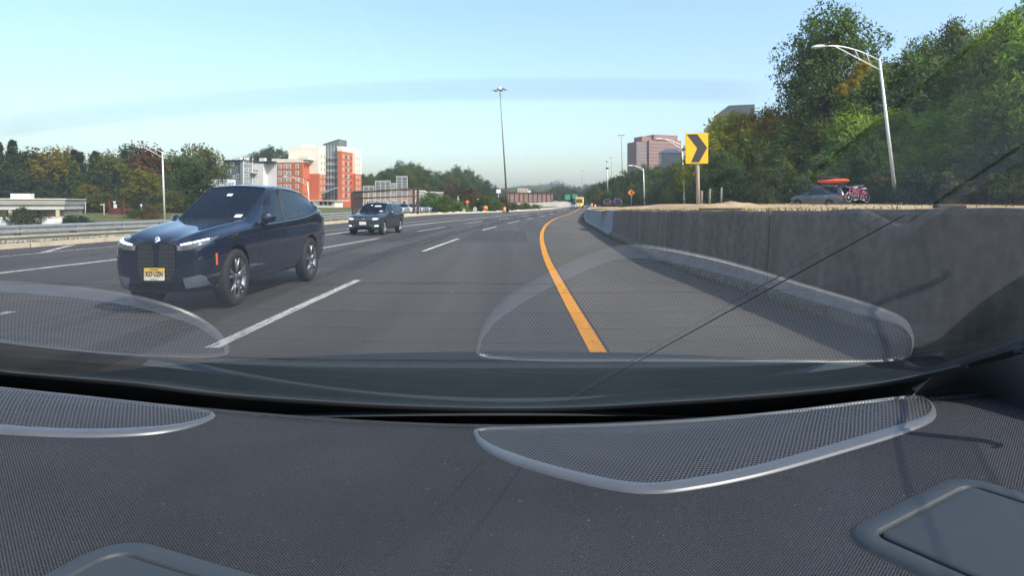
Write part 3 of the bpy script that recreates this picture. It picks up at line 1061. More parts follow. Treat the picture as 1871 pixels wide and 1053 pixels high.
def outline(mesh_, r, name, m, parent):
    """rubber strip round the edge of a pane"""
    bm = bmesh.new(); bm.from_mesh(mesh_); bmesh.ops.remove_doubles(bm, verts=bm.verts[:], dist=.0005); b = MB()
    ed = [e for e in bm.edges if len(e.link_faces) == 1]
    nxt = {}
    for e in ed:
        for v in e.verts: nxt.setdefault(v.index, []).append(e.other_vert(v).index)
    bm.verts.ensure_lookup_table(); seen = set()
    for v0 in list(nxt):
        if v0 in seen: continue
        loop = [v0]; seen.add(v0); cur = v0
        while True:
            c = [k for k in nxt[cur] if k not in seen]
            if not c: break
            cur = c[0]; seen.add(cur); loop.append(cur)
        if len(loop) > 5:
            pts = [bm.verts[i].co.copy() for i in loop] + [bm.verts[loop[0]].co.copy()]
            b.tube(pts, r, 6, cap=False)
    bm.free()
    return b.build(name, m, parent)


def on_body(bvh, poly, axis, lift=.006, back=.02, n=2, depth=3.):
    """polygon (y,z) seen from the front ('x'), rear ('-x') or (x,z) seen from a side ('y', '-y') laid on the shell as a thin plate -> MB"""
    bm = bmesh.new()
    vs_ = [bm.verts.new((p[0], p[1], 0)) for p in poly]
    f = bm.faces.new(vs_)
    bmesh.ops.triangulate(bm, faces=[f])
    for _ in range(n): bmesh.ops.subdivide_edges(bm, edges=bm.edges[:], cuts=1, use_grid_fill=True)
    bmesh.ops.triangulate(bm, faces=bm.faces[:])
    s = -1 if axis[0] == '-' else 1; a = axis[-1]
    pos = []
    for v in bm.verts:
        u, w = v.co.x, v.co.y
        if a == 'x': o, d = Vector((depth * s, u, w)), Vector((-s, 0, 0))
        else: o, d = Vector((u, depth * s, w)), Vector((0, -s, 0))
        hit = bvh.ray_cast(o, d)
        if hit[0] is None: pos.append(None); continue
        pos.append(hit[0] - d * lift)
    ok = [p for p in pos if p is not None]
    if not ok: bm.free(); return MB()
    avg = sum(ok, Vector()) / len(ok)
    for v, p in zip(bm.verts, pos):
        if p is None:
            q = min(ok, key=lambda k: (k - Vector((avg.x, v.co.x, v.co.y) if a == 'x' else (v.co.x, avg.y, v.co.y))).length); p = q
        v.co = p
    # give it a back so it has thickness
    dirv = Vector((-s, 0, 0)) if a == 'x' else Vector((0, -s, 0))
    r = bmesh.ops.extrude_face_region(bm, geom=bm.faces[:])
    for e in r['geom']:
        if isinstance(e, bmesh.types.BMVert): e.co += dirv * back
    bmesh.ops.recalc_face_normals(bm, faces=bm.faces[:])
    b = MB(); b.bm(bm, smooth=False)
    return b


def wheel(parent, x, y, r, w, spokes=5, side=1, dark=False):
    t = bpy.data.objects.new('wheel', None); COL.objects.link(t); t.parent = parent; t.location = (x, y, r); t.empty_display_size = .1
    s = side
    b = MB()
    b.lathe([(r * .70, -w / 2), (r * .93, -w / 2), (r * .985, -w * .40), (r, -w * .25), (r, w * .25), (r * .985, w * .40), (r * .93, w / 2), (r * .70, w / 2)], 40, close=True)
    b.build('tyre', M_tyre, t, fixn=True)
    b = MB()
    o = s * w * .46
    b.lathe([(r * .64, s * -w * .3), (r * .70, o), (r * .725, o), (r * .725, s * -w * .3)], 36, close=True)
    for k in range(spokes):
        a = 2 * math.pi * k / spokes + .3
        for da in (-.13, .13):
            ca, sa = math.cos(a + da * 1.2), math.sin(a + da * 1.2)
            cb, sb = math.cos(a + da * 1.6), math.sin(a + da * 1.6)
            b.tube([(.05 * ca, o * .75, .05 * sa), (r * .36 * ca, o * .86, r * .36 * sa), (r * .69 * cb, o * .92, r * .69 * sb)], [r * .055, r * .052, r * .06], 6)
    b.lathe([(.001, o * .95), (r * .13, o * .93), (r * .16, o * .7), (r * .16, 0)], 20)
    b.build('rim', M_rim, t, fixn=True)
    b = MB(); b.lathe([(.001, s * w * .12), (r * .66, s * w * .12), (r * .66, s * w * .02), (.001, s * w * .02)], 28)
    b.build('brake_disc', M_rimdark, t, fixn=True)
    return t


def rect(x0, z0, x1, z1): return [(x0, z0), (x1, z0), (x1, z1), (x0, z1)]


def part(b, name, m, parent, label=None):
    o = b.build(name, m, parent)
    if label: o['label'] = label
    return o


def mirror(parent, x, y, z, s, paint_m, sc=1.):
    b = MB()
    bm = bmesh.new(); bmesh.ops.create_icosphere(bm, subdivisions=3, radius=1)
    for v in bm.verts:
        c = v.co
        v.co = Vector((c.x * .085 * (1 if c.x > 0 else .55), c.y * .135, max(c.z, -.75) * .095)) * sc
        v.co.x -= v.co.y * s * .35
    b.bm(bm, 0, Matrix.Translation((x, y + s * .12, z)), smooth=True)
    b.build('wing_mirror', paint_m, parent)
    b = MB(); b.tube([(x + .02, y - .06 * s, z - .10), (x, y + .03 * s, z - .08), (x - .02, y + .10 * s, z - .06)], [.035, .03, .03], 8)
    b.build('mirror_arm', M_gloss, parent)


def plate(parent, loc, rz, label, top, main, bottom, base_m, ink_m, sx=1.):
    t = bpy.data.objects.new('number_plate', None); COL.objects.link(t); t.parent = parent; t.location = loc; t.rotation_euler = (0, 0, rz); t.empty_display_size = .05
    t['label'] = label
    t.scale = (1, sx, 1)
    b = MB(); b.bbox((-.006, -.1525, -.077), (.004, .1525, .077), .003); b.build('plate', base_m, t)
    for txt, size, z, bold in ((top, .022, .058, 0.), (main, .078, .0, .0025), (bottom, .019, -.061, 0.)):
        if not txt: continue
        o = link('lettering', text_mesh(txt, size, extrude=.001, bold=bold), t)
        o.data.materials.append(ink_m)
        o.rotation_euler = (R(90), 0, R(90)); o.location = (.0052, 0, z)
        if size > .05:
            o.scale = (.82, 1.05, 1)
    return t


def straw_mat():
    m = bpy.data.materials.new('straw_plate'); m.use_nodes = True
    nt = m.node_tree; p = nt.nodes['Principled BSDF']; p.inputs['Roughness'].default_value = .4
    tc = nt.nodes.new('ShaderNodeTexCoord'); sp = nt.nodes.new('ShaderNodeSeparateXYZ'); nt.links.new(tc.outputs['Object'], sp.inputs[0])
    mr = nt.nodes.new('ShaderNodeMapRange'); mr.inputs['From Min'].default_value = -.07; mr.inputs['From Max'].default_value = .04
    nt.links.new(sp.outputs['Z'], mr.inputs[0])
    cr = nt.nodes.new('ShaderNodeValToRGB'); e = cr.color_ramp.elements
    e[0].color = (.85, .83, .75, 1); e[1].color = (.80, .52, .09, 1)
    nt.links.new(mr.outputs[0], cr.inputs[0]); nt.links.new(cr.outputs[0], p.inputs['Base Color'])
    return m


M_straw = straw_mat()
M_ink = mat('plate_ink', (.02, .02, .03), .5)
M_plwhite = mat('plate_white', (.75, .77, .80), .45)

# ---- the dark blue SUV in the next lane
M_blue = paint('dark_blue_paint', (.004, .014, .040), .10, .35)
ix_st = [  # x, z0, w0, z1, w1, z2, w2, z3, w3, z4
    (2.36, .30, .56, .60, .64, .84, .60, .885, .47, .90),
    (2.30, .27, .74, .60, .86, .87, .82, .93, .62, .955),
    (2.08, .25, .84, .64, .955, .93, .915, .99, .70, 1.02),
    (1.60, .24, .87, .68, .985, .985, .945, 1.05, .75, 1.085),
    (1.10, .24, .87, .70, .985, 1.03, .950, 1.095, .79, 1.135),
    (.92, .24, .87, .70, .985, 1.045, .950, 1.11, .80, 1.150),
    (.45, .24, .87, .70, .985, 1.07, .950, 1.355, .775, 1.425),
    (.02, .24, .87, .70, .985, 1.08, .950, 1.575, .745, 1.655),
    (-.24, .24, .87, .70, .985, 1.09, .950, 1.61, .74, 1.690),
    (-.32, .24, .87, .70, .985, 1.092, .950, 1.615, .738, 1.696),
    (-1.0, .24, .87, .70, .985, 1.12, .950, 1.605, .72, 1.690),
    (-1.55, .24, .87, .72, .985, 1.16, .945, 1.535, .69, 1.640),
    (-1.98, .25, .86, .74, .98, 1.26, .920, 1.395, .67, 1.565),
    (-2.26, .27, .84, .76, .95, 1.20, .890, 1.31, .64, 1.490),
    (-2.50, .32, .78, .76, .90, 1.06, .840, 1.10, .700, 1.120),
    (-2.58, .38, .66, .74, .80, 1.00, .760, 1.03, .600, 1.050)]
ix_glass = {'windscreen': (5, 7, (7, 8), (1, -1)), 'front_side_window#l': (6, 8, (5,), (1,)), 'front_side_window#r': (6, 8, (5,), (-1,)),
            'rear_side_window#l': (9, 12, (5,), (1,)), 'rear_side_window#r': (9, 12, (5,), (-1,)), 'tailgate_window': (13, 14, (7, 8), (1, -1))}
meshes, bvh = car_body(ix_st, ix_glass, (1.5, -1.5), .385, .445, M_blue)
ix = empty('sport_utility_vehicle', (0, 0, 0), 0, 'dark blue SUV with big twin grille and straw yellow plate in the next lane', 'car')
body = link('body', meshes['body'], ix)
cabin(ix)
panes = {}
for nm in ix_glass:
    panes[nm] = link(nm.split('#')[0], meshes[nm], ix)
    outline(meshes[nm], .015, 'window_trim', M_gloss, panes[nm])
part(on_body(bvh, rect(-.325, 1.10, -.24, 1.585), 'y', .004), 'window_pillar', M_gloss, ix)
for s in (1, -1):
    ax = 'y' if s == 1 else '-y'
    for x in (1.5, -1.5): wheel(ix, x, s * .835, .385, .27, 5, s)
    q = lambda p: [(s * a, b_) for a, b_ in p]
    part(on_body(bvh, q([(.035, .78), (.075, .905), (.31, .905), (.375, .80), (.36, .50), (.27, .40), (.12, .44), (.03, .60)]), 'x', .004), 'grille_frame', M_gloss, ix)
    part(on_body(bvh, q([(.055, .775), (.09, .885), (.295, .885), (.35, .79), (.335, .515), (.26, .425), (.135, .46), (.05, .61)]), 'x', .012, n=3), 'kidney_grille', M_grille, ix)
    hl = part(on_body(bvh, q([(.40, .800), (.385, .865), (.58, .900), (.74, .925), (.885, .975), (.895, .945), (.86, .885), (.64, .815)]), 'x', .006, n=3), 'headlight', M_lamp, ix)
    part(on_body(bvh, q([(.46, .862), (.45, .885), (.64, .915), (.65, .888)]), 'x', .012, n=2), 'running_light', M_drl, hl)
    part(on_body(bvh, q([(.67, .893), (.665, .918), (.83, .952), (.85, .93)]), 'x', .012, n=2), 'running_light', M_drl, hl)
    part(on_body(bvh, q([(.40, .802), (.39, .860), (.455, .865), (.47, .806)]), 'x', .010, n=1), 'lamp_insert', M_chrome, hl)
    part(on_body(bvh, q([(.44, .47), (.62, .62), (.80, .74), (.86, .66), (.86, .34), (.62, .33)]), 'x', .004, n=2), 'bumper_corner', mat('bumper_gloss', (.01, .014, .024), .2, coat=.6), ix)
    part(on_body(bvh, q([(.50, .46), (.78, .50), (.83, .47), (.83, .33), (.80, .30), (.56, .285)]), 'x', .010, n=2), 'air_vent', mat('satin_vent', (.16, .19, .23), .35, metal=.5), ix)
    part(on_body(bvh, [(2.02, .60), (2.06, .60), (2.08, .755), (2.045, .755)], ax, .006, n=1), 'side_marker', M_amber, ix)
    for hx, hz in ((-.18, 1.005), (-1.22, 1.045)):
        part(on_body(bvh, rect(hx - .10, hz - .018, hx + .10, hz + .018), ax, .006, n=1), 'door_handle', M_gloss, ix)
    for line in ([(.72, .33), (.74, .33), (.78, 1.03), (.76, 1.03)], [(-.29, .33), (-.275, .33), (-.275, 1.06), (-.29, 1.06)], [(-1.40, .80), (-1.385, .80), (-1.60, 1.15), (-1.615, 1.15)], rect(-1.0, .325, 1.0, .34)):
        part(on_body(bvh, line, ax, .002, n=2), 'door_seam', M_void, ix)
    part(on_body(bvh, [(-1.02, .24), (1.02, .24), (1.02, .345), (-1.02, .345)], ax, .003, n=3), 'sill_cladding', M_gloss, ix)
    mirror(ix, .62, s * (.95 if s > 0 else .90), 1.175 if s > 0 else 1.13, s, M_blue)
part(on_body(bvh, [(-.66, .27), (.66, .27), (.58, .405), (-.58, .405)], 'x', .006, n=2), 'lower_intake', M_void, ix)
b = MB(); b.lathe([(.001, .012), (.036, .012), (.042, .004), (.042, -.02)], 24, mtx=Matrix.Translation((2.335, 0, .935)) @ Matrix.Rotation(R(-90 + 0), 4, 'Z') @ Matrix.Rotation(R(28), 4, 'X'))
em = b.build('emblem', mat('emblem_white', (.75, .78, .82), .3), ix, fixn=True)
b = MB()
for a0 in (0, math.pi):
    pts = [(0, 0)] + [(.03 * math.cos(a0 + k * math.pi / 12), .03 * math.sin(a0 + k * math.pi / 12)) for k in range(7)]
    b.prism(pts, .003, mtx=Matrix.Translation((2.335, 0, .935)) @ Matrix.Rotation(R(-90), 4, 'Z') @ Matrix.Rotation(R(28), 4, 'X') @ Matrix.Translation((0, .0125, 0)) @ Matrix.Rotation(R(-90), 4, 'X'))
b.build('emblem_quarters', mat('emblem_blue', (.02, .12, .5), .3), em, fixn=True)
plate(ix, (2.40, 0, .515), 0, 'straw yellow plate reading X27 UZN', 'NEW JERSEY', 'X27·UZN', 'Garden State', M_straw, M_ink, 1.25)
# stickers and tag behind the windscreen glass
M_stick = mat('sticker_white', (.8, .82, .84), .5)
part(on_body(bvh, rect(.44, 1.185, .60, 1.225), 'x', .006, n=1), 'windscreen_sticker', M_stick, panes['windscreen'])
part(on_body(bvh, rect(-.10, 1.50, .02, 1.535), 'x', .006, n=1), 'toll_tag', M_stick, panes['windscreen'])
fx, fy = ground_at(432, 560); rx_, ry_ = ground_at(567, 514)
fv = Vector((fx - rx_, fy - ry_, 0)); th = math.atan2(fv.y, fv.x)
SX, SY, SZ = fv.length / 3.0, .72, 1.065
ix.scale = (SX, SY, SZ)
lat = Vector((-math.sin(th), math.cos(th), 0))
mid = Vector(((fx + rx_) / 2, (fy + ry_) / 2, 0)) - lat * (.93 * SY)
ix.location = mid + Vector((0, 0, .009)); ix.rotation_euler = (0, 0, th)

# ---- boxier SUV body for the others
bx_st = [
    (2.20, .30, .56, .56, .66, .78, .64, .85, .50, .87),
    (2.14, .27, .72, .56, .82, .82, .80, .92, .62, .95),
    (1.92, .25, .80, .62, .895, .90, .87, .98, .68, 1.01),
    (1.45, .24, .82, .66, .915, .955, .885, 1.03, .72, 1.06),
    (1.00, .24, .82, .68, .915, .99, .885, 1.075, .75, 1.10),
    (.85, .24, .82, .68, .915, 1.005, .885, 1.09, .76, 1.115),
    (.45, .24, .82, .68, .915, 1.02, .885, 1.33, .71, 1.40),
    (.08, .24, .82, .68, .915, 1.03, .885, 1.52, .665, 1.615),
    (-.18, .24, .82, .68, .915, 1.035, .885, 1.555, .655, 1.655),
    (-.25, .24, .82, .68, .915, 1.037, .885, 1.558, .655, 1.66),
    (-.95, .24, .82, .68, .915, 1.05, .885, 1.56, .645, 1.66),
    (-1.5, .24, .82, .70, .915, 1.07, .88, 1.54, .635, 1.645),
    (-1.95, .25, .81, .72, .91, 1.09, .865, 1.50, .62, 1.61),
    (-2.12, .27, .80, .74, .89, 1.08, .845, 1.45, .61, 1.565),
    (-2.34, .32, .75, .74, .85, 1.00, .80, 1.06, .68, 1.085),
    (-2.42, .38, .62, .72, .74, .96, .70, .99, .56, 1.01)]
bx_glass = {'windscreen': (5, 7, (7, 8), (1, -1)), 'front_side_window#l': (6, 8, (5,), (1,)), 'front_side_window#r': (6, 8, (5,), (-1,)),
            'rear_side_window#l': (9, 12, (5,), (1,)), 'rear_side_window#r': (9, 12, (5,), (-1,)), 'tailgate_window': (13, 14, (7, 8), (1, -1))}


def box_suv(paint_m, name, label, group=None, front=True, detail=2):
    meshes, bvh = car_body(bx_st, bx_glass, (1.40, -1.39), .355, .415, paint_m, yin=.56)
    c = empty(name, (0, 0, 0), 0, label, 'car', group)
    link('body', meshes['body'], c)
    cabin(c, .94, -.04)
    for nm in bx_glass: outline(meshes[nm], .014, 'window_trim', M_gloss, link(nm.split('#')[0], meshes[nm], c))
    for s in (1, -1):
        ax = 'y' if s == 1 else '-y'
        for x in (1.40, -1.39): wheel(c, x, s * .78, .355, .235, 5, s)
        q = lambda p: [(s * a, b_) for a, b_ in p]
        hl = part(on_body(bvh, q([(.46, .735), (.45, .86), (.74, .885), (.84, .85), (.86, .80), (.66, .735)]), 'x', .006), 'headlight', M_lamp, c)
        part(on_body(bvh, q([(.52, .775), (.51, .845), (.72, .86), (.76, .79)]), 'x', .012), 'running_light', M_drl, hl)
        part(on_body(bvh, q([(.60, .44), (.60, .50), (.78, .51), (.78, .44)]), 'x', .010), 'fog_light', M_drl, c)
        part(on_body(bvh, q([(.42, .52), (.52, .38), (.84, .37), (.84, .39), (.54, .405), (.445, .53)]), 'x', .008), 'chrome_strip', M_chrome, c)
        part(on_body(bvh, q([(.52, .86), (.52, .99), (.82, .99), (.84, .86)]), '-x', .006), 'tail_lamp', M_red, c)
        part(on_body(bvh, [(-2.30, .87), (-2.30, .99), (-2.05, 1.0), (-2.02, .92)], ax, .006), 'tail_lamp_wing', M_red, c)
        for hx in (-.12, -1.10): part(on_body(bvh, rect(hx - .10, .93, hx + .10, .962), ax, .008, n=1), 'door_handle', M_chrome, c)
        for line in ([(.64, .33), (.655, .33), (.70, 1.0), (.685, 1.0)], rect(-.23, .33, -.215, 1.02)):
            part(on_body(bvh, line, ax, .002, n=2), 'door_seam', M_void, c)
        part(on_body(bvh, [(-1.0, .24), (.98, .24), (.98, .36), (-1.0, .36)], ax, .003, n=2), 'sill_cladding', M_gloss, c)
        mirror(c, .58, s * .88, 1.10, s, paint_m, .95)
        part(on_body(bvh, rect(-.255, 1.05, -.18, 1.57), ax, .004), 'window_pillar', M_gloss, c)
        b = MB(); b.tube([(.0, s * .60, 1.64), (-.25, s * .60, 1.70), (-1.5, s * .585, 1.69), (-1.75, s * .58, 1.635)], .018, 6); b.build('roof_rail', M_chrome, c)
    part(on_body(bvh, [(-.46, .74), (.46, .74), (.46, .86), (-.46, .86)], 'x', .005, n=2), 'grille', M_gloss, c)
    for z in (.775, .815):
        part(on_body(bvh, rect(-.44, z, .44, z + .014), 'x', .012, n=2), 'grille_bar', M_chrome, c)
    part(on_body(bvh, [(-.55, .28), (.55, .28), (.50, .42), (-.50, .42)], 'x', .006, n=2), 'lower_intake', M_void, c)
    return c, bvh


M_teal = paint('grey_green_paint', (.045, .062, .070), .28, .5)
vw, bvh = box_suv(M_teal, 'sport_utility_vehicle', 'dark grey green SUV with lit headlights and a white plate, further back two lanes over')
b = MB(); b.lathe([(.048, .0), (.060, .0), (.060, .012), (.048, .012)], 24, close=True, mtx=Matrix.Translation((2.20, 0, .805)) @ Matrix.Rotation(R(-90), 4, 'Z'))
b.tube([(2.21, .035, .84), (2.21, .0, .77)], .006, 6); b.tube([(2.21, -.035, .84), (2.21, .0, .77)], .006, 6)
b.build('emblem', M_chrome, vw)
plate(vw, (2.235, 0, .60), 0, 'white plate with dark characters too far to read', '', '', '', M_plwhite, M_ink, 1.2)
part(on_body(bvh, rect(.02, 1.42, .36, 1.475), 'x', .006, n=1), 'windscreen_strip', M_stick, vw)
part(on_body(bvh, rect(.38, 1.17, .58, 1.215), 'x', .006, n=1), 'windscreen_sticker', M_stick, vw)
part(on_body(bvh, rect(-.22, 1.47, -.12, 1.51), 'x', .006, n=1), 'toll_tag', M_stick, vw)
fx, fy = ground_at(702, 429.5); rx_, ry_ = ground_at(724, 426.5)
th = R(-98.5)
vw.scale = (.80, .90, .91)
fwd = Vector((math.cos(th), math.sin(th), 0)); lat = Vector((-fwd.y, fwd.x, 0))
vw.location = Vector((fx, fy, .009)) - fwd * 1.40 * .80 - lat * .86 * .90; vw.rotation_euler = (0, 0, th)

# ================================================================== VEGETATION
def leaf_mat(name, rough=.6, transl=.38):
    m = bpy.data.materials.new(name); m.use_nodes = True
    nt = m.node_tree; p = nt.nodes['Principled BSDF']; out = nt.nodes['Material Output']
    p.inputs['Roughness'].default_value = rough; p.inputs['Specular IOR Level'].default_value = .25
    oi = nt.nodes.new('ShaderNodeObjectInfo')
    tc = nt.nodes.new('ShaderNodeTexCoord')
    n = nt.nodes.new('ShaderNodeTexNoise'); n.inputs['Scale'].default_value = .55; n.inputs['Detail'].default_value = 5; n.inputs['Roughness'].default_value = .8
    nt.links.new(tc.outputs['Object'], n.inputs['Vector'])
    cr = nt.nodes.new('ShaderNodeValToRGB'); e = cr.color_ramp.elements
    e[0].position = .34; e[0].color = (.5, .62, .55, 1); e[1].position = .66; e[1].color = (1.7, 1.45, .9, 1)
    k = e.new(.5); k.color = (1, 1, 1, 1)
    nt.links.new(n.outputs[0], cr.inputs[0])
    mx = nt.nodes.new('ShaderNodeVectorMath'); mx.operation = 'MULTIPLY'
    nt.links.new(oi.outputs['Color'], mx.inputs[0]); nt.links.new(cr.outputs[0], mx.inputs[1])
    nt.links.new(mx.outputs[0], p.inputs['Base Color'])
    tl = nt.nodes.new('ShaderNodeBsdfTranslucent')
    m2 = nt.nodes.new('ShaderNodeVectorMath'); m2.operation = 'MULTIPLY'; m2.inputs[1].default_value = (1.2, 1.35, .5)
    nt.links.new(mx.outputs[0], m2.inputs[0]); nt.links.new(m2.outputs[0], tl.inputs[0])
    ms = nt.nodes.new('ShaderNodeMixShader'); ms.inputs[0].default_value = transl
    nt.links.new(p.outputs[0], ms.inputs[1]); nt.links.new(tl.outputs[0], ms.inputs[2]); nt.links.new(ms.outputs[0], out.inputs[0])
    return m


M_leaf = leaf_mat('foliage')
M_bark = mat('bark', (.075, .058, .042), .95, noise=(6, .3), bump=(12, .8, .05))


def leaves(seed, clumps, per, spread, leaf, up=.35, wid=.5):
    """clumps: (n,3) centres, (n,3) outward directions -> arrays of diamond leaves"""
    r = np.random.default_rng(seed)
    c, o = clumps
    n = len(c) * per
    cc = np.repeat(c, per, 0) + r.normal(0, spread, (n, 3))
    oo = np.repeat(o, per, 0)
    nr = oo * .7 + r.normal(0, .55, (n, 3)) + np.array([0, 0, up])
    nr /= np.linalg.norm(nr, axis=1)[:, None]
    t = r.normal(0, 1, (n, 3)); t -= (t * nr).sum(1)[:, None] * nr; t /= np.linalg.norm(t, axis=1)[:, None]
    t[:, 2] -= .35; t /= np.linalg.norm(t, axis=1)[:, None]
    s = np.cross(nr, t); s /= np.linalg.norm(s, axis=1)[:, None]
    L = leaf * r.uniform(.6, 1.3, (n, 1)); W = L * wid
    v = np.stack([cc - t * L * .5, cc + s * W * .5 + nr * L * .06, cc + t * L * .5 - nr * L * .05, cc - s * W * .5 + nr * L * .06], 1)
    return v.reshape(-1, 3)


def leaf_mesh(name, v, m):
    n = len(v) // 4
    me = bpy.data.meshes.new(name)
    me.vertices.add(len(v)); me.vertices.foreach_set('co', v.astype(np.float32).ravel())
    me.loops.add(len(v)); me.loops.foreach_set('vertex_index', np.arange(len(v), dtype=np.int32))
    me.polygons.add(n); me.polygons.foreach_set('loop_start', np.arange(0, len(v), 4, dtype=np.int32))
    me.materials.append(m); me.update(calc_edges=True)
    return me


def lobes_to_clumps(seed, lobes, n):
    r = np.random.default_rng(seed)
    w = np.array([a[1][0] * a[1][2] for a in lobes]); w = w / w.sum()
    k = r.choice(len(lobes), n, p=w)
    d = r.normal(0, 1, (n, 3)); d[:, 2] += .25; d /= np.linalg.norm(d, axis=1)[:, None]
    rad = 1 - .55 * r.random(n) ** 1.8
    C = np.array([lobes[i][0] for i in k]); S = np.array([lobes[i][1] for i in k])
    return C + d * S * rad[:, None], d


def broad_lobes(seed, h, w, base, n):
    r = random.Random(seed); out = []
    for i in range(n):
        t = (i + .5) / n
        z = base + (h - base) * (.18 + .68 * t)
        prof = math.sin(math.pi * min(1, .18 + .80 * t)) ** .7
        a = i * 2.4 + r.uniform(-.5, .5)
        q = w * .5 * prof * r.uniform(.35, .75)
        s = w * r.uniform(.20, .34) * (1 - .25 * t)
        out.append(((q * math.cos(a), q * math.sin(a), z), (s, s, s * r.uniform(.75, 1.0))))
    out.append(((0, 0, base + (h - base) * .55), (w * .27, w * .27, (h - base) * .32)))
    out.append(((r.uniform(-.3, .3), r.uniform(-.3, .3), h - w * .16), (w * .17, w * .17, w * .17)))
    return out


def trunk_mesh(seed, h, r0, lobes, top=.8):
    b = MB(); r = random.Random(seed)
    pts = [Vector((.12 * math.sin(i * 1.3 + seed) * (i / 6), .12 * math.cos(i * 1.7 + seed) * (i / 6), h * top * i / 6)) for i in range(7)]
    b.tube(pts, [r0 * (1.25 if i == 0 else 1 - .8 * i / 6) for i in range(7)], 7)
    for c, s in lobes[::2]:
        c = Vector(c); k = max(1, min(5, int(c.z / (h * top) * 6 * .6)))
        p = pts[k]
        m_ = (p + c) / 2 + Vector((r.uniform(-.2, .2), r.uniform(-.2, .2), .1))
        b.tube([p, m_, c], [r0 * .4, r0 * .25, r0 * .08], 5)
    return b.mesh('trunk', M_bark)


PROTO = {}


def proto_tree(key, seed, h, w, base, nl, ncl, per, spread, leaf, wid=.5, r0=.22):
    lb = broad_lobes(seed, h, w, base, nl)
    PROTO[key] = (leaf_mesh('crown', leaves(seed, lobes_to_clumps(seed, lb, ncl), per, spread, leaf, wid=wid), M_leaf), trunk_mesh(seed, h, r0, lb), h, w)


def proto_conifer(key, seed, h, w, ncl, per, leaf):
    r = np.random.default_rng(seed)
    t = r.random(ncl) ** .75
    a = r.random(ncl) * 6.28
    tier = .82 + .18 * np.sin(t * 50)
    rad = w / 2 * (1 - t * .93) * tier * (1 - .45 * r.random(ncl) ** 2)
    c = np.stack([rad * np.cos(a), rad * np.sin(a), h * (.06 + .94 * t)], 1)
    d = np.stack([np.cos(a), np.sin(a), np.full(ncl, .35)], 1)
    b = MB(); b.tube([(0, 0, 0), (.03, .02, h * .5), (0, 0, h * .97)], [.2, .12, .02], 7)
    PROTO[key] = (leaf_mesh('crown', leaves(seed, (c, d), per, .16, leaf, up=.1, wid=.35), M_leaf), b.mesh('trunk', M_bark), h, w)


for i in range(4): proto_tree('far%d' % i, 11 + i, 11., 8.5, 1.2, 10, 420, 9, .32, .50)
for i in range(2): proto_conifer('con%d' % i, 31 + i, 12., 5.2, 520, 8, .46)
for i in range(4): proto_tree('mid%d' % i, 51 + i, 10., 8., .6, 12, 950, 12, .24, .38, wid=.36)
for i in range(3): proto_tree('near%d' % i, 71 + i, 10., 8.5, .3, 14, 1500, 13, .22, .42, wid=.26)
proto_tree('tall', 91, 17., 11., 5.5, 12, 1150, 14, .26, .34, wid=.45, r0=.33)
for i in range(3): proto_tree('bush%d' % i, 101 + i, 3., 3.6, -.4, 8, 420, 11, .14, .22, wid=.4, r0=.06)


def tree(key, x, y, z, h, wf=1., col=(.05, .08, .025), name='tree', label='', group=None, cat='tree', rz=None):
    cm, tmesh, H, W = PROTO[key]
    s = h / H
    t = empty(name, (x, y, z), rng.uniform(0, 6.28) if rz is None else rz, label, cat, group)
    t.scale = (s * wf, s * wf, s)
    t.rotation_euler[0] = rng.uniform(-.04, .04)
    c = link('crown', cm, t); c.color = (*[v * rng.uniform(.9, 1.1) for v in col], 1)
    link('trunk', tmesh, t)
    return t


GREEN = (.062, .098, .022); DARK = (.036, .064, .020); YEL = (.15, .13, .018); OLIVE = (.105, .110, .020); BROWN = (.12, .068, .020); LITE = (.105, .165, .034); BLUEG = (.026, .050, .026)

CN = {GREEN: 'mid green', DARK: 'dark green', YEL: 'yellowing', OLIVE: 'olive green', BROWN: 'rusty brown', LITE: 'bright green', BLUEG: 'blue green'}


def where(px, marks):
    for lim, txt in marks:
        if px < lim: return txt
    return marks[-1][1]


# row of woods behind the guard rail on the left
left_top = pchip([(-120, 285), (-40, 270), (15, 258), (45, 272), (80, 276), (105, 268), (135, 276), (160, 280), (185, 276), (215, 282), (240, 268), (270, 262), (300, 278), (330, 280), (370, 264), (400, 272), (430, 284), (470, 300), (520, 320)])
specs = [(-95, 'far0', DARK), (-60, 'con0', BLUEG), (-30, 'far2', GREEN), (-5, 'con0', BLUEG), (18, 'con1', BLUEG), (40, 'far1', DARK), (62, 'far3', DARK), (72, 'far2', BROWN), (92, 'far0', YEL), (112, 'far1', YEL), (132, 'con1', BLUEG), (150, 'con0', BLUEG),
         (172, 'con1', DARK), (190, 'far3', OLIVE), (208, 'far2', OLIVE), (228, 'con0', BLUEG), (248, 'far0', DARK), (268, 'far1', BROWN), (290, 'con1', DARK), (312, 'far2', GREEN), (335, 'far3', GREEN), (358, 'far0', OLIVE), (376, 'far1', OLIVE)]
for i, (px, key, col) in enumerate(specs):
    d = 128 + 9 * math.sin(i * 2.1) + (8 if i % 2 else 0)
    top = CH + (HY - left_top(px)) / FPX * d
    wh = where(px, ((0, ' at the picture edge'), (120, ' above the low pale building'), (240, ' right of the low pale building'), (330, ' by the left lamp post'), (900, ' above the blue SUV')))
    lab = {YEL: 'yellowing broadleaf tree in the woods behind the left guard rail', BROWN: 'rusty brown tinged tree in the woods behind the left guard rail', BLUEG: 'dark blue green conifer in the woods behind the left guard rail',
           OLIVE: 'olive green round tree in the woods behind the left guard rail'}.get(col, 'dark green broadleaf tree in the woods behind the left guard rail')
    tree(key, (px - CX) / FPX * d, d, -1., top + 1., 1.0 if key[0] == 'f' else 1.15, col, 'conifer' if key[0] == 'c' else 'broadleaf_tree', lab.replace(' in the woods behind the left guard rail', ' in the left woods') + wh, lab.split(' in the')[0] + 's of the left woods')
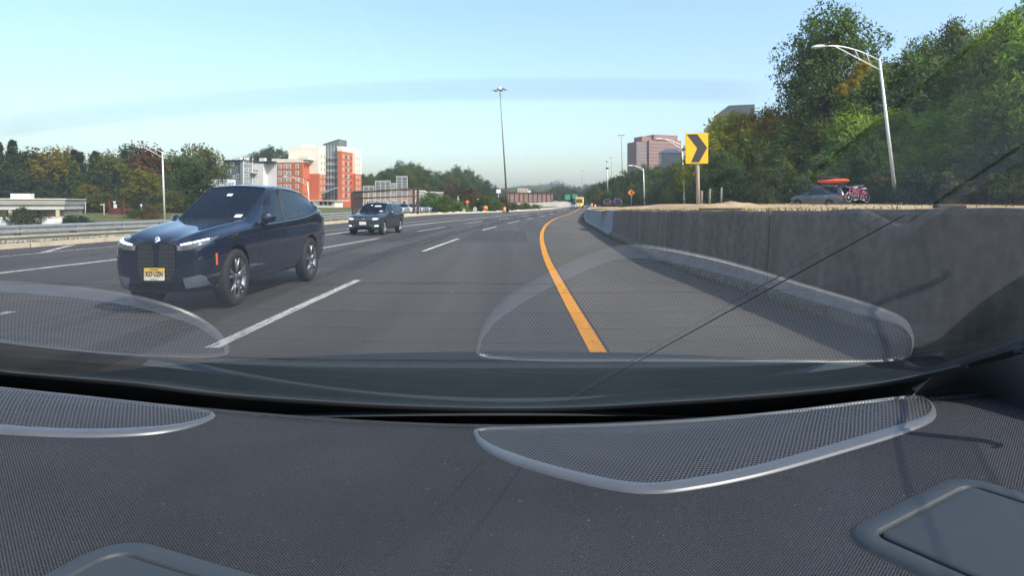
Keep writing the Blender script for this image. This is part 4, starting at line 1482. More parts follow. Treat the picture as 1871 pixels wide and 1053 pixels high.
for i in range(19):                                     # lower front of the woods
    px = -90 + i * 25 + rng.uniform(-6, 6); d = 108 + 6 * math.sin(i * 1.7)
    key = ('con0', 'con1', 'far1', 'far3')[i % 4]; col = (BLUEG, DARK, DARK, GREEN)[(i * 3) % 4]
    if i in (10, 14): col = YEL
    top = CH + (HY - left_top(px) - rng.uniform(28, 55)) / FPX * d
    tree(key, (px - CX) / FPX * d, d, -1., top + 1., 1.25, col, 'woodland_tree', CN[col] + ' low tree fronting the left woods, ' + where(px, ((0, 'at the picture edge'), (120, 'above the low pale building'), (240, 'right of the low pale building'), (330, 'by the left lamp post'), (900, 'above the blue SUV'))), 'front row of the left woods')

# trees on the hill behind the hotel
def hill_z(cx_, cy_, rx, ry, h, x, y):
    u, v = (y - cy_) / ry, (x - cx_) / rx; q = max(0, 1 - u * u - v * v)
    return h * q * q * (1 + .18 * math.sin(u * 5 + v * 3) + .1 * math.sin(v * 9)) - .3
HZ = lambda x, y: hill_z(-170, 380, 210, 210, 21, x, y)
hill_top = pchip([(400, 300), (440, 283), (470, 272), (490, 263), (515, 265), (540, 285), (600, 300), (660, 318), (690, 310), (715, 300), (738, 291), (765, 297), (790, 309), (815, 308), (835, 299), (858, 308), (880, 322), (900, 334), (930, 343), (970, 345)])
k = 0
for row, (d, dy) in enumerate(((330, 0), (300, 9), (265, 19), (235, 30))):
    px = 396 + row * 5
    while px < 905:
        step = 17
        if not (row > 1 and px < 640) and not (row >= 1 and px < 540):
            dd = d + rng.uniform(-8, 8)
            X = (px - CX) / FPX * dd
            top = CH + (HY - hill_top(px) - dy - rng.uniform(0, 5)) / FPX * dd
            base = HZ(X, dd) - .3
            h = top - base
            if h < 5: base = top - 5.5; h = 5.5
            if h > 16: base = top - 14; h = 14
            col = [GREEN, DARK, OLIVE, GREEN, DARK][k % 5]
            if row == 3 and k % 7 == 3: col = BROWN
            tree('far%d' % (k % 4), X, dd, base, h, 1.05 * 11 / h * (h / 11) ** .6, col, 'hillside_tree', CN[col] + ' tree ' + ('at the top', 'upper', 'midway', 'at the foot')[row] + ' of the hill ' + where(px, ((470, 'behind the grey house'), (560, 'behind the hotel roof'), (690, 'just right of the hotel'), (750, 'above the louvred screens'), (800, 'above the long brown building'), (850, 'above the verge shrubs'), (990, 'left of the tall mast light'))), 'trees on the left hillside')
        px += step + rng.uniform(-3, 3); k += 1

# far woods ahead, one mass
def wood_mass(name, items, per=260, leaf=1.3, col=(.042, .062, .026)):
    vs_ = []
    for i, (x, y, zt, rr) in enumerate(items):
        lb = [((x + rng.uniform(-.4, .4) * rr, y + rng.uniform(-.4, .4) * rr, zt - rr * rng.uniform(.6, 1.8)), (rr * .6, rr * .6, rr * .6)) for _ in range(5)]
        lb.append(((x, y, zt - rr * 1.9), (rr * .8, rr * .8, rr * 1.2)))
        vs_.append(leaves(500 + i, lobes_to_clumps(600 + i, lb, per // 6), 6, rr * .09, leaf))
    o = link(name, leaf_mesh(name, np.concatenate(vs_), M_leaf)); o.color = (*col, 1)
    return tag(o, kind='stuff')
far_top = pchip([(860, 342), (900, 340), (930, 343), (960, 345), (985, 343), (1005, 338), (1025, 334), (1045, 333), (1065, 338), (1085, 334), (1105, 327), (1130, 318), (1160, 308), (1200, 300), (1300, 296)])
it = []
for row, (d, dy) in enumerate(((620, 0), (500, 5), (420, 11), (350, 18))):
    px = 880
    while px < (1130 if row > 1 else 1290):
        dd = d + rng.uniform(-20, 20); yt = far_top(px) + dy + rng.uniform(-2, 3)
        it.append(((px - CX) / FPX * dd, dd, CH + (HY - yt) / FPX * dd, 5.2 * dd / 480))
        px += 8.5 + rng.uniform(-2, 2)
w_ = wood_mass('distant_woods', it, 420, 1.3)
w_['label'] = 'hazy green woods filling the distance ahead beyond the bridge'
it = []
for i in range(60):
    dd = 1500 + rng.uniform(-100, 100); px = 940 + i * 3.2
    it.append(((px - CX) / FPX * dd, dd, CH + (HY - (333 + 4 * math.sin(i * .21) + rng.uniform(-1, 1))) / FPX * dd, 22))
w_ = wood_mass('distant_ridge', it, 420, 3.6, (.05, .066, .035))
w_['label'] = 'pale bluish wooded ridge on the far horizon'

# wooded bank to the right of the frontage road, beyond the chevron sign
bank_top = pchip([(1080, 338), (1105, 326), (1130, 316), (1150, 309), (1175, 300), (1200, 298), (1230, 296), (1255, 285), (1275, 262), (1290, 235)])
k = 0
for row, (d, dy) in enumerate(((215, 0), (190, 14), (168, 30), (150, 44))):
    px = 1084 + row * 8
    while px < 1300:
        dd = d - max(0, px - 1180) * .55 + rng.uniform(-4, 4)
        X = (px - CX) / FPX * dd
        top = CH + (HY - min(352, bank_top(min(px, 1288)) + dy + rng.uniform(-2, 6))) / FPX * dd
        h = max(4., min(top, 10.)); base = top - h
        col = [GREEN, DARK, DARK, OLIVE, GREEN, YEL if row == 2 else DARK][k % 6]
        tree('far%d' % (k % 4), X, dd, base, h, 1.15, col, 'bank_tree', CN[col] + ' tree ' + ('at the top', 'upper', 'midway', 'at the foot')[row] + ' of the right bank, ' + where(px, ((1115, 'above the distant cars'), (1160, 'left of the office block'), (1205, 'below the office block'), (1250, 'left of the single lamp'), (1400, 'behind the chevron sign'))), 'trees beyond the chevron sign')
        px += 15 + rng.uniform(-3, 3); k += 1

# near trees on the right bank
near = [  # px, y_top, D, key, width factor, colour, label
    (1318, 212, 66, 'mid0', 1.1, OLIVE), (1350, 204, 62, 'mid1', 1.0, OLIVE), (1395, 196, 60, 'mid2', 1.0, OLIVE), (1440, 190, 64, 'mid3', .9, GREEN), (1300, 240, 60, 'mid3', 1.0, OLIVE),
    (1500, 160, 66, 'mid0', .8, DARK), (1600, 110, 62, 'mid1', 1.0, GREEN), (1655, 95, 56, 'mid2', .95, DARK), (1700, 62, 58, 'mid3', .8, DARK), (1738, 34, 58, 'mid1', .75, DARK), (1780, 66, 54, 'mid0', .8, DARK),
    (1815, 62, 46, 'near0', .9, GREEN), (1855, 28, 44, 'near1', .9, LITE), (1900, -10, 42, 'near2', 1., LITE), (1960, -30, 44, 'near0', 1., GREEN),
    (1560, 190, 54, 'near1', 1., LITE), (1640, 200, 50, 'near2', 1., LITE), (1720, 190, 47, 'near0', 1.0, LITE), (1790, 170, 43, 'near1', 1., LITE), (1860, 150, 40, 'near2', 1., GREEN), (1930, 120, 38, 'near1', 1., GREEN), (1500, 215, 56, 'mid1', 1., OLIVE), (1440, 225, 57, 'mid2', 1., GREEN), (1375, 240, 58, 'mid0', 1., GREEN),
    (1320, 275, 56, 'mid2', 1., DARK), (1410, 275, 54, 'mid3', 1., DARK), (1580, 262, 50, 'near0', 1., GREEN), (1665, 268, 46, 'near1', 1., LITE), (1745, 258, 42, 'near2', 1., GREEN), (1820, 250, 39, 'near0', 1., DARK), (1890, 240, 37, 'near1', 1., DARK), (1500, 280, 53, 'near2', .9, GREEN)]
for i, (px, yt, d, key, wf, col) in enumerate(near):
    top = CH + (HY - yt) / FPX * d
    h = max(4.5, min(top - .9, 10.5)); base = top - h
    ncol = tuple(min(.34, v * k_) for v, k_ in zip(col, (2.2, 1.95, 1.4)))
    lab = {DARK: 'dark green tree', OLIVE: 'olive green tree', LITE: 'bright green feathery tree'}.get(col, 'mid green tree') + ' on the right bank, ' + ('topmost, ' if yt < 120 else 'low down, ' if yt > 235 else 'half way up, ') + where(px, ((1340, 'behind the chevron sign'), (1430, 'left of the tall tree'), (1570, 'above the SUV with bikes'), (1650, 'behind the big lamp post'), (1760, 'right of the big lamp'), (2900, 'at the right picture edge')))
    tree(key, (px - CX) / FPX * d, d, base, h, wf * (10 / h) ** .25, ncol, 'bank_tree', lab, 'trees on the right bank')
tree('tall', (1540 - CX) / FPX * 56, 56, .9, CH + (HY - 4) / FPX * 56 - .9, .86, (.075, .115, .028), 'tall_tree', 'tall loose crowned tree standing above the right bank', rz=1.0)
tree('tall', (1490 - CX) / FPX * 60, 60, .9, CH + (HY - 60) / FPX * 60 - .9, .6, DARK, 'tall_tree', 'narrow dark tree beside the tall loose crowned tree on the right', rz=2.2)
for px, py, hh, lab in ((1541, 172, .9, 'lowest'), (1556, 160, .8, 'second lowest'), (1568, 146, .9, 'second highest'), (1580, 128, .9, 'highest')):
    q_ = at(px, py, 50); tree('bush1', q_.x, 50, q_.z, hh, 1.25, (.34, .25, .03), 'yellow_bough', 'golden yellow leafy bough left of the big lamp post, %s of four' % lab, 'golden boughs', cat='foliage')
for i in range(26):
    px = 1290 + i * 26 + rng.uniform(-8, 8); d = 52 - max(0, px - 1400) * .034 + rng.uniform(-2, 2)
    yt = 318 + rng.uniform(-12, 20); top = CH + (HY - yt) / FPX * d; h = top - .75
    col = (DARK, GREEN, DARK, OLIVE, GREEN)[i % 5]
    tree('bush%d' % (i % 3), (px - CX) / FPX * d, d, .75, h, 1.1, col, 'roadside_shrub', CN[col] + ' shrub at the foot of the right bank, ' + where(px, ((1340, 'behind the chevron sign'), (1450, 'left of the SUV with bikes'), (1600, 'behind the SUV with bikes'), (1700, 'beside the big lamp post'), (1800, 'right of the big lamp post'), (2900, 'at the right picture edge'))), 'shrubs along the frontage road', cat='shrub')

# shrubs along the left verge
shr = [(20, 392, 62, DARK, 2.0), (38, 380, 60, GREEN, 2.4), (62, 388, 61, DARK, 2.2), (128, 392, 62, GREEN, 2.0), (150, 395, 63, DARK, 1.6), (275, 378, 80, (.14, .105, .03), 3.4), (250, 382, 82, GREEN, 3.),
       (790, 352, 112, LITE, 4.4), (812, 360, 104, LITE, 3.6), (835, 366, 100, LITE, 3.4), (856, 345, 125, BROWN, 5.), (880, 362, 108, GREEN, 3.8), (905, 366, 112, LITE, 3.4), (940, 372, 118, GREEN, 2.6), (960, 371, 122, LITE, 2.8), (978, 373, 126, GREEN, 2.4), (1140, 374, 120, GREEN, 1.4), (1165, 374, 110, OLIVE, 1.4), (915, 358, 130, OLIVE, 4), (700, 372, 100, GREEN, 2.2), (770, 372, 108, GREEN, 3), (722, 376, 96, OLIVE, 1.8)]
for i, (px, yt, d, col, h) in enumerate(shr):
    top = CH + (HY - yt) / FPX * d
    lab = (CN.get(col, 'tan') + ' shrub on the far verge, ' + where(px, ((740, 'behind the steel frame'), (825, 'right of the steel frame'), (870, 'by the white utility post'), (930, 'left of the tall mast light'), (1000, 'under the girder bridge'), (2000, 'behind the wall end')))) if px > 600 else CN.get(col, 'tan') + ' shrub below the left guard rail, ' + where(px, ((50, 'before the low pale building'), (100, 'at the middle of the low building'), (140, 'by the globe lamp'), (2000, 'right of the globe lamp')))
    if col[0] > .13: lab = 'tan dry looking bush behind the left guard rail'
    tree('bush%d' % (i % 3), (px - CX) / FPX * d, d, top - h, h, 1.2, col, 'verge_shrub', lab, 'shrubs on the left verge', cat='shrub')

for i in range(17):
    px = -40 + i * 25 + rng.uniform(-7, 7)
    if 195 < px < 232: continue
    d = 98 + rng.uniform(-3, 3); col = (DARK, BLUEG, GREEN, DARK, OLIVE)[i % 5]; h = rng.uniform(2.6, 4.4)
    tree('bush%d' % (i % 3), (px - CX) / FPX * d, d, -1.1, h, 1.5, col, 'understorey_shrub', CN[col] + ' shrub at the foot of the left woods, ' + where(px, ((0, 'at the picture edge'), (120, 'above the low pale building'), (200, 'left of the dark red shed'), (300, 'right of the dark red shed'), (900, 'behind the blue SUV'))), 'shrubs at the foot of the left woods', cat='shrub')

# ================================================================== BUILDINGS
M_brick = mat('orange_brick', (.46, .125, .055), .9, noise=(1.2, .12), bump=(8, .3))
M_cream = mat('cream_render', (.74, .67, .55), .9, noise=(.6, .06))
M_glz = mat('curtain_glass', (.12, .15, .17), .08, spec=.9, noise=(.4, .2))
M_span = mat('dark_spandrel', (.035, .045, .055), .3)
M_frame = mat('pale_frame', (.62, .60, .55), .6)
M_pane = mat('window_pane', (.30, .29, .25), .1, spec=.8)
M_grey1 = mat('slate_siding', (.10, .115, .125), .8, noise=(1, .08))
M_grey2 = mat('grey_siding', (.22, .235, .23), .8, noise=(1, .08))
M_wsid = mat('white_siding', (.66, .62, .60), .8, noise=(1, .06))
M_roof = mat('dark_roofing', (.045, .046, .05), .85)
M_fasc = mat('pale_metal_fascia', (.58, .56, .55), .6, noise=(.7, .1))


def window_on(parent, a, u, z0, z1, wd, nrm, along, frame_m=M_frame, pane_m=M_pane, t=.14):
    """a window in a wall: frame box proud of the wall, pane set in it. a: wall point at u=0,z=0; along: unit vector; nrm: outward"""
    c = a + along * u
    def bx(du0, du1, za, zb, d0, d1):
        b = MB(); vs_ = []
        for zz in (za, zb):
            for dd in (d0, d1):
                for uu in (du0, du1):
                    p = c + along * uu + nrm * dd; vs_.append((p.x, p.y, zz))
        b.add(vs_, [(0, 1, 3, 2), (4, 6, 7, 5), (0, 4, 5, 1), (2, 3, 7, 6), (0, 2, 6, 4), (1, 5, 7, 3)]); return b
    fr = bx(-wd / 2, wd / 2, z0, z1, -.1, .10)
    f = fr.build('window', frame_m, parent, fixn=True)
    f2 = bx(-wd / 2 + t, wd / 2 - t, z0 + t, z1 - t, .0, .13)
    f2.build('pane', pane_m, f, fixn=True)


def block(parent, name, u0, u1, v0, v1, z0, z1, m):
    b = MB(); b.box((u0, v0, z0), (u1, v1, z1)); return b.build(name, m, parent)


X0, Y0 = Vector((1, 0, 0)), Vector((0, 1, 0))
# hotel ------------------------------------------------------------
HD = 200.
hp = at(506, 370, HD)
hotel = empty('hotel', (hp.x, hp.y, -1.), R(-11.5), 'orange brick and cream hotel with a slanted glass stair tower', 'building')
zz = lambda y, d=HD: CH + (HY - y) / FPX * d + 1.
block(hotel, 'brick_wing', 0, 8.5, 0, 9, 0, zz(297), M_brick)
block(hotel, 'wing_parapet', -.05, 8.55, -.05, 9, zz(297), zz(290.5), M_cream)
block(hotel, 'wing_parapet', 7.2, 10.2, -.12, 3.9, zz(290.5) - .3, zz(286.5), M_cream)
block(hotel, 'cream_block', 1.5, 11.5, 4.1, 17, zz(317), zz(267), M_cream)
block(hotel, 'brick_base', 8.5, 11.55, 4.05, 17, 0, zz(317), M_brick)
block(hotel, 'roof_plant', 4.2, 7.4, 6.5, 10, zz(267), zz(260), M_wsid)
# glass stair tower with sloping top
b = MB(); b.box((11.55, 8.7, 2.5), (16.0, 14, zz(265, 206)))
tw = b.build('stair_tower', M_glz, hotel)
zt0, zt1 = zz(265, 206), zz(255.5, 206)
b = MB(); b.add([(10.4, 8.6, zt0 + .05), (16.05, 8.6, zt0 + .05), (16.05, 14, zt0 + .05), (10.4, 14, zt0 + .05), (16.05, 8.6, zt1), (16.05, 14, zt1)], [(0, 3, 2, 1), (0, 1, 4), (3, 5, 2), (0, 4, 5, 3), (1, 2, 5, 4)]); b.build('tower_crown', M_glz, hotel, fixn=True)
b = MB(); b.add([(10.2, 8.4, zt0 + .15), (16.2, 8.4, zt1 + .15), (16.2, 14.2, zt1 + .15), (10.2, 14.2, zt0 + .15), (10.2, 8.4, zt0 + .4), (16.2, 8.4, zt1 + .4), (16.2, 14.2, zt1 + .4), (10.2, 14.2, zt0 + .4)], [(0, 3, 2, 1), (4, 5, 6, 7), (0, 1, 5, 4), (1, 2, 6, 5), (2, 3, 7, 6), (3, 0, 4, 7)]); b.build('tower_roof', M_frame, hotel)
for i in range(5):
    z = zz(293 + i * 12.2, 206); block(hotel, 'spandrel', 11.6, 15.95, 8.6, 8.69, z - .45, z + .45, M_span)
for i in range(4): block(hotel, 'mullion', 12.3 + i * 1.0, 12.38 + i * 1.0, 8.58, 8.69, 2.5, zt0, M_frame)
for i in range(6): block(hotel, 'transom', 11.6, 15.95, 8.585, 8.69, zz(288 + i * 12.2, 206), zz(288 + i * 12.2, 206) + .1, M_frame)
block(hotel, 'brick_block', 16.0, 17.3, 7.6, 15.6, 0, zz(277, 206), M_brick)
block(hotel, 'block_parapet', 15.95, 17.36, 7.55, 15.65, zz(277, 206), zz(268, 206), M_cream)
block(hotel, 'end_base', 15.0, 18.2, 15.6, 20.5, 0, zz(317.5, 212), M_brick)
block(hotel, 'end_block', 15.0, 18.2, 15.6, 20.5, zz(317.5, 212), zz(273, 212), M_cream)
block(hotel, 'podium', 7.5, 19.5, -1.5, 3.9, 0, zz(368, 198), M_cream)
block(hotel, 'canopy', 6.0, 13.5, -4.5, 1.5, zz(376, 198), zz(374.3, 198), M_frame)
block(hotel, 'canopy', 9.0, 20, -2.2, 7.5, zz(367.5, 198), zz(366, 198), M_wsid)
block(hotel, 'dark_entrance', 8.2, 12.5, -1.65, -1.45, .2, 2.6, M_void)
for u in (6.4, 13.0): block(hotel, 'canopy_post', u, u + .35, -4.2, -3.85, 0, zz(376, 198), M_wsid)
b = MB(); b.add([(11.4, 5.2, 5.0), (16.4, 5.0, 7.0), (16.4, 8.5, 7.2), (11.4, 8.5, 5.2), (11.4, 5.2, 5.3), (16.4, 5.0, 7.3), (16.4, 8.5, 7.5), (11.4, 8.5, 5.5)], [(0, 3, 2, 1), (4, 5, 6, 7), (0, 1, 5, 4), (1, 2, 6, 5), (2, 3, 7, 6), (3, 0, 4, 7)]); b.build('glass_canopy', mat('canopy_glass', (.25, .36, .38), .15), hotel)
for r_ in range(6):
    z = zz(300.5 + r_ * 12.2)
    for u in (1.0, 2.75, 4.1, 6.6):
        window_on(hotel, Vector((0, 0, 0)), u, z - 1.35, z, 1.1, -Y0, X0)
    for v in (1.2, 2.8):
        if r_ % 2 == 0: window_on(hotel, Vector((8.5, 0, 0)), v, z - 1.15, z - .3, .4, X0, Y0, M_span, M_span, .05)
for r_ in range(7):
    z = zz(282 + r_ * 12.0, 203)
    if z < 4: continue
    for v in (1.6, 3.6): window_on(hotel, Vector((11.55, 4.1, 0)), v, z - 1.2, z, .8, X0, Y0)
    for v in (1.4, 3.1, 4.9, 6.6): window_on(hotel, Vector((17.3, 7.6, 0)), v, z - 1.2, z, .95, X0, Y0, M_frame if v in (1.4, 4.9) else M_brick, M_pane if v in (1.4, 4.9) else M_span, .12)
    for v in (1.3, 3.3): window_on(hotel, Vector((18.2, 15.6, 0)), v, z - 1.2, z, .8, X0, Y0)
for u in (15.2, 16.6, 18): window_on(hotel, Vector((0, -1.5, 0)), u, 1.7, 2.7, 1.0, -Y0, X0, M_span, M_span, .1)

# grey house on the slope -------------------------------------------
GD = 235.
gp = at(408, 370, GD)
gz = lambda y: CH + (HY - y) / FPX * GD
house = empty('apartment_house', (gp.x, gp.y, gz(350)), R(-11), 'slate grey apartment house with white window trim and balcony on the slope', 'building')
g0 = gz(350)
gh = gz(294) - g0
block(house, 'slate_wall', 0, 7.4, 0, 10, 0, gh, M_grey1)
block(house, 'grey_wing', 7.4, 8.6, -.6, 9.4, 0, gh, M_grey2)
block(house, 'white_wing', 8.6, 12.6, 6, 15, 0, gh - .5, M_wsid)
block(house, 'white_wing', 12.6, 16.5, 9, 18, 0, gh - .2, M_wsid)
block(house, 'flat_roof', -.4, 9.0, -1.0, 10.4, gh, gh + .3, M_roof)
block(house, 'flat_roof', 8.2, 16.8, 5.6, 18, gh - .2, gh + .1, M_roof)
for u, v, w in ((3.2, 2, 2.4), (5.8, 4, 1.2), (9.6, 8, 2.2), (12.4, 12, 2.6)): block(house, 'roof_housing', u, u + w, v, v + 1.6, gh + .05, gh + 1.5, M_wsid)
for u, y0, y1, w in ((1.5, 303, 298.5, .9), (3.7, 303, 297, 1.5), (2.6, 317, 309, 1.3), (4.4, 325, 320, .7), (6.0, 326, 318.5, 1.2), (6.2, 336, 329.5, 1.1)):
    window_on(house, Vector((0, 0, -g0)), u, gz(y0), gz(y1), w, -Y0, X0, M_white, M_span, .18)
for o in house.children:
    if o.name.startswith('window'): o.location.z = 0
for v in (1.5, 3.6, 6.2, 8.4):
    for y0, y1 in ((300, 294.8), (313, 307), (324, 318), (334, 328.5)):
        window_on(house, Vector((8.6, -.6, -g0)), v, gz(y0), gz(y1), 1.2, X0, Y0, M_white, M_grey1, .16)
b = MB(); b.box((8.6, 3.2, gz(316) - g0), (10.4, 8.2, gz(315) - g0)); b.build('balcony', M_wsid, house)
b = MB()
for i in range(14): b.box((10.3, 3.2 + i * .38, gz(315) - g0), (10.36, 3.26 + i * .38, gz(309.5) - g0))
b.box((10.28, 3.2, gz(309.5) - g0), (10.38, 8.2, gz(309) - g0)); o = b.build('balcony_railing', M_grey1, house); o['kind'] = 'stuff'
for v in (-.7, 9.2): block(house, 'corner_board', 8.58, 8.72, v, v + .3, 0, gh, M_white)
block(house, 'downpipe', 8.62, 8.85, 5.0, 5.25, 0, gh + 1.2, M_white)
for o in list(house.children):
    if o.name.split('.')[0] == 'window':
        o.location.z = -g0 + 0 if False else o.location.z
# windows above were laid out in world heights: bring them down to the house's base
for o in house.children:
    if o.name.split('.')[0] == 'window': o.location.z = -g0

# white sign board behind the blue SUV's roof ------------------------
p = at(408, 333, 118)
sg = empty('sign_board', (p.x, p.y, p.z - 1.6), R(-8), 'white sign board with blue lettering just above the blue SUV roof', 'sign')
b = MB(); b.bbox((-2.4, -.12, .55), (2.4, .12, 2.1), .04); b.build('board', mat('sign_white', (.82, .82, .80), .5), sg)
o = link('lettering', text_mesh('SOLOWAY', .95, extrude=.01, bold=.01), sg); o.data.materials.append(mat('sign_blue', (.10, .13, .25), .5)); o.rotation_euler = (R(90), 0, 0); o.location = (0, -.135, 1.15)
for x in (-1.9, 1.9):
    b = MB(); b.tube([(x, 0, -4.5), (x, 0, .6)], .09, 8); b.build('post', M_galv, sg)
# small dark gateway to its left
p = at(375, 345, 116)
gw = empty('gate_frame', (p.x, p.y, -1), R(-5), 'small white framed gateway left of the white sign board', 'gate')
for x in (-.8, .8): block(gw, 'post', x - .1, x + .1, -.1, .1, 0, 6.4, M_white)
block(gw, 'lintel', -1.2, 1.2, -.12, .12, 5.6, 5.85, M_white); block(gw, 'lintel', -1.0, 1.0, -.12, .12, 4.4, 4.6, M_white)

# low pale building left --------------------------------------------
p = at(114, 370, 62)
lowb = empty('low_building', (p.x, p.y, -1.1), R(24), 'long low pale commercial building with flat fascia behind the left guard rail', 'building')
def lz(y): return CH + (HY - y) / FPX * 62 + 1.1
block(lowb, 'rear_wall', -34, 0, 1.2, 9, 0, lz(384), mat('tan_panels', (.30, .27, .21), .8, noise=(.5, .12)))
block(lowb, 'roof_edge', -34.3, .25, -.15, 9.2, lz(374), lz(364.5), mat('weathered_fascia', (.36, .33, .28), .7, noise=(.4, .15)))
block(lowb, 'soffit_band', -34.2, .15, .05, 9, lz(383), lz(374), M_fasc)
block(lowb, 'roof_cap', -34.4, .35, -.25, 9.3, lz(364.5), lz(363), M_white)
for u in (-.45, -4.2, -8, -12, -16): block(lowb, 'column', u - .12, u + .18, .1, .4, 0, lz(383), mat('tan_column', (.55, .47, .30), .7))
for i, u in enumerate((-2.2, -4.6, -5.4, -7.3, -9.3, -11.4, -13.4, -15.6)): block(lowb, 'window_slot', u - .1, u + .12, 1.1, 1.21, .9, lz(384), M_span)
block(lowb, 'low_wall', -34, .1, -.6, -.3, 0, lz(399), M_white)
block(lowb, 'ledge', -34, .1, .2, 1.1, lz(399), lz(396), M_cream)
for u in (-3.8, -7.8, -9.2): block(lowb, 'rooftop_unit', u - .9, u + .7, 2.2, 3.6, lz(363), lz(363) + .5, M_cream)

# louvred screens and long brown building ----------------------------
for (x0, x1, y0) in ((664, 683, 340), (686, 713, 330.5), (716, 724, 335), (725, 744, 322)):
    D_ = 122.
    a, c = at(x0, y0, D_), at(x1, y0, D_)
    w = c.x - a.x; h = a.z + .4
    sc_ = empty('louvred_screen', (a.x, D_, -.4), 0, 'grey louvred steel screen, %s of the four, behind the rusty steel frame' % {664: 'lowest and leftmost', 686: 'widest', 716: 'narrowest', 725: 'tallest'}[x0], 'screen', 'louvred screens')
    n = max(2, int(round(w / 1.0)))
    for i in range(n + 1): block(sc_, 'upright', w * i / n - .07, w * i / n + .07, -.1, .1, 0, h, mat('zinc_frame', (.45, .45, .44), .6))
    for i in range(int((h - 3) / .55)):
        z = h - .1 - i * .55
        block(sc_, 'louvre', 0, w, -.06, .06, z - .40, z, mat('louvre_slat', (.22, .23, .23), .7, noise=(2, .2)))
    block(sc_, 'top_rail', -.07, w + .07, -.11, .11, h - .1, h + .05, MATS['zinc_frame'])
p = at(664, 370, 150); q = at(835, 370, 165)
lng = empty('long_building', (p.x, p.y, -.4), math.atan2(q.y - p.y, q.x - p.x), 'long low brown building with stepped flat roofs behind the louvred screens', 'building')
LZ = lambda y: CH + (HY - y) / FPX * 152 + .4
M_brown = mat('brown_masonry', (.24, .165, .13), .9, noise=(1, .15)); M_gcon = mat('grey_panels', (.33, .32, .31), .9, noise=(.8, .1))
for u0, u1, yt, m_ in ((0, 9.5, 350, M_brown), (9.5, 13.2, 347, M_brown), (13.2, 16.5, 349, M_gcon), (16.5, 19.4, 351, M_gcon), (19.4, 21.6, 352, M_brown)):
    block(lng, 'wall', u0, u1, 0, 8, 0, LZ(yt), m_); block(lng, 'roof_edge', u0 - .05, u1 + .05, -.2, 8.1, LZ(yt), LZ(yt) + .25, M_fasc)
for u in (1.2, 3.4, 5.6, 7.8, 10.6, 14.2, 15.6, 17.6): window_on(lng, Vector((0, 0, 0)), u, 1.2, 2.4, 1.1, -Y0, X0, M_frame, M_span, .12)

# rusty steel sign frame ----------------------------------------------
fr = empty('steel_frame', (*at(645, 370, 74).xy, 0), 0, 'rusty brown open steel frame of posts and rails beside the grey green SUV', 'frame')
fo = at(645, 370, 74)
def fpt(px, y, d=74): return at(px, y, d) - Vector((fo.x, fo.y, 0))
for px, d in ((645.5, 74), (652, 77), (756, 78), (763.5, 74)):
    b = MB(); pb = fpt(px, 370, d); tp = fpt(px - .8, 351 - (px - 645) * .06, d)
    b.box((pb.x - .13, pb.y - .13, -.05), (pb.x + .13, pb.y + .13, tp.z)); b.build('post', M_rust, fr)
for y0, y1 in ((351.5, 344.5), (363, 358)):
    a, c = fpt(644, y0), fpt(765, y1); b = MB(); b.tube([a, c], .09, 6); b.build('rail', M_rust, fr)
a, c = fpt(651, 352, 77), fpt(757, 346, 78); b = MB(); b.tube([a, c], .07, 6); b.build('rail', M_rust, fr)

# girder bridge ahead -------------------------------------------------
BD = 215.
a, c = at(931, 352, BD), at(1010, 352, BD + 12)
br = empty('girder_bridge', (a.x, a.y, 0), math.atan2(c.y - a.y, c.x - a.x), 'rust brown riveted plate girder bridge crossing ahead below the woods', 'bridge')
ln = (c - a).length
zt, zb = CH + (HY - 352.5) / FPX * BD, CH + (HY - 369.5) / FPX * BD
M_gird = mat('girder_paint', (.20, .125, .105), .85, noise=(.8, .2))
block(br, 'web_plate', -1, ln, 0, .2, zb, zt, M_gird)
block(br, 'top_flange', -1, ln, -.35, .5, zt, zt + .18, M_rust); block(br, 'bottom_flange', -1, ln, -.35, .5, zb - .15, zb, M_rust)
for i in range(10): block(br, 'stiffener', i * ln / 9.5 - .09, i * ln / 9.5 + .09, -.28, 0, zb, zt, M_rust)
block(br, 'deck', -1, ln, .5, 5, zb + .2, zb + .8, M_rust)
block(br, 'abutment', ln - .5, ln + 2.2, -.5, 5, 0, zb + .6, M_gird)
# its sloping wing wall
b = MB(); b.add([(4, -1.2, 0), (ln + 4, -1.2, 0), (ln + 14, -3, 0), (ln + 5, -1.2, 1.9), (8, -1.2, 1.3), (4, -.8, 0), (ln + 4, -.8, 0), (ln + 14, -2.6, 0), (ln + 5, -.8, 1.9), (8, -.8, 1.3)], [(0, 1, 3, 4), (1, 2, 3), (5, 9, 8, 6), (6, 8, 7), (4, 3, 8, 9), (3, 2, 7, 8), (0, 4, 9, 5)]); b.build('wing_wall', M_conc, br, fixn=True)
# pink building above the bridge
p = at(945, 370, 300)
pk = empty('pink_house', (p.x, p.y, 0), R(6), 'small pinkish building with flat roof above the girder bridge', 'building')
PZ = lambda y: CH + (HY - y) / FPX * 300
block(pk, 'wall', 0, 5.2, 0, 6, 0, PZ(345.5), mat('pink_wall', (.55, .36, .27), .9)); block(pk, 'wall', 5.2, 6.6, .4, 6, 0, PZ(348), M_wsid)
block(pk, 'roof', -.2, 5.4, -.2, 6.2, PZ(345.5), PZ(344.3), M_fasc)
for u in (1., 2.6, 4.2): window_on(pk, Vector((0, 0, 0)), u, PZ(350), PZ(347.5), .9, -Y0, X0, M_frame, M_span, .12)

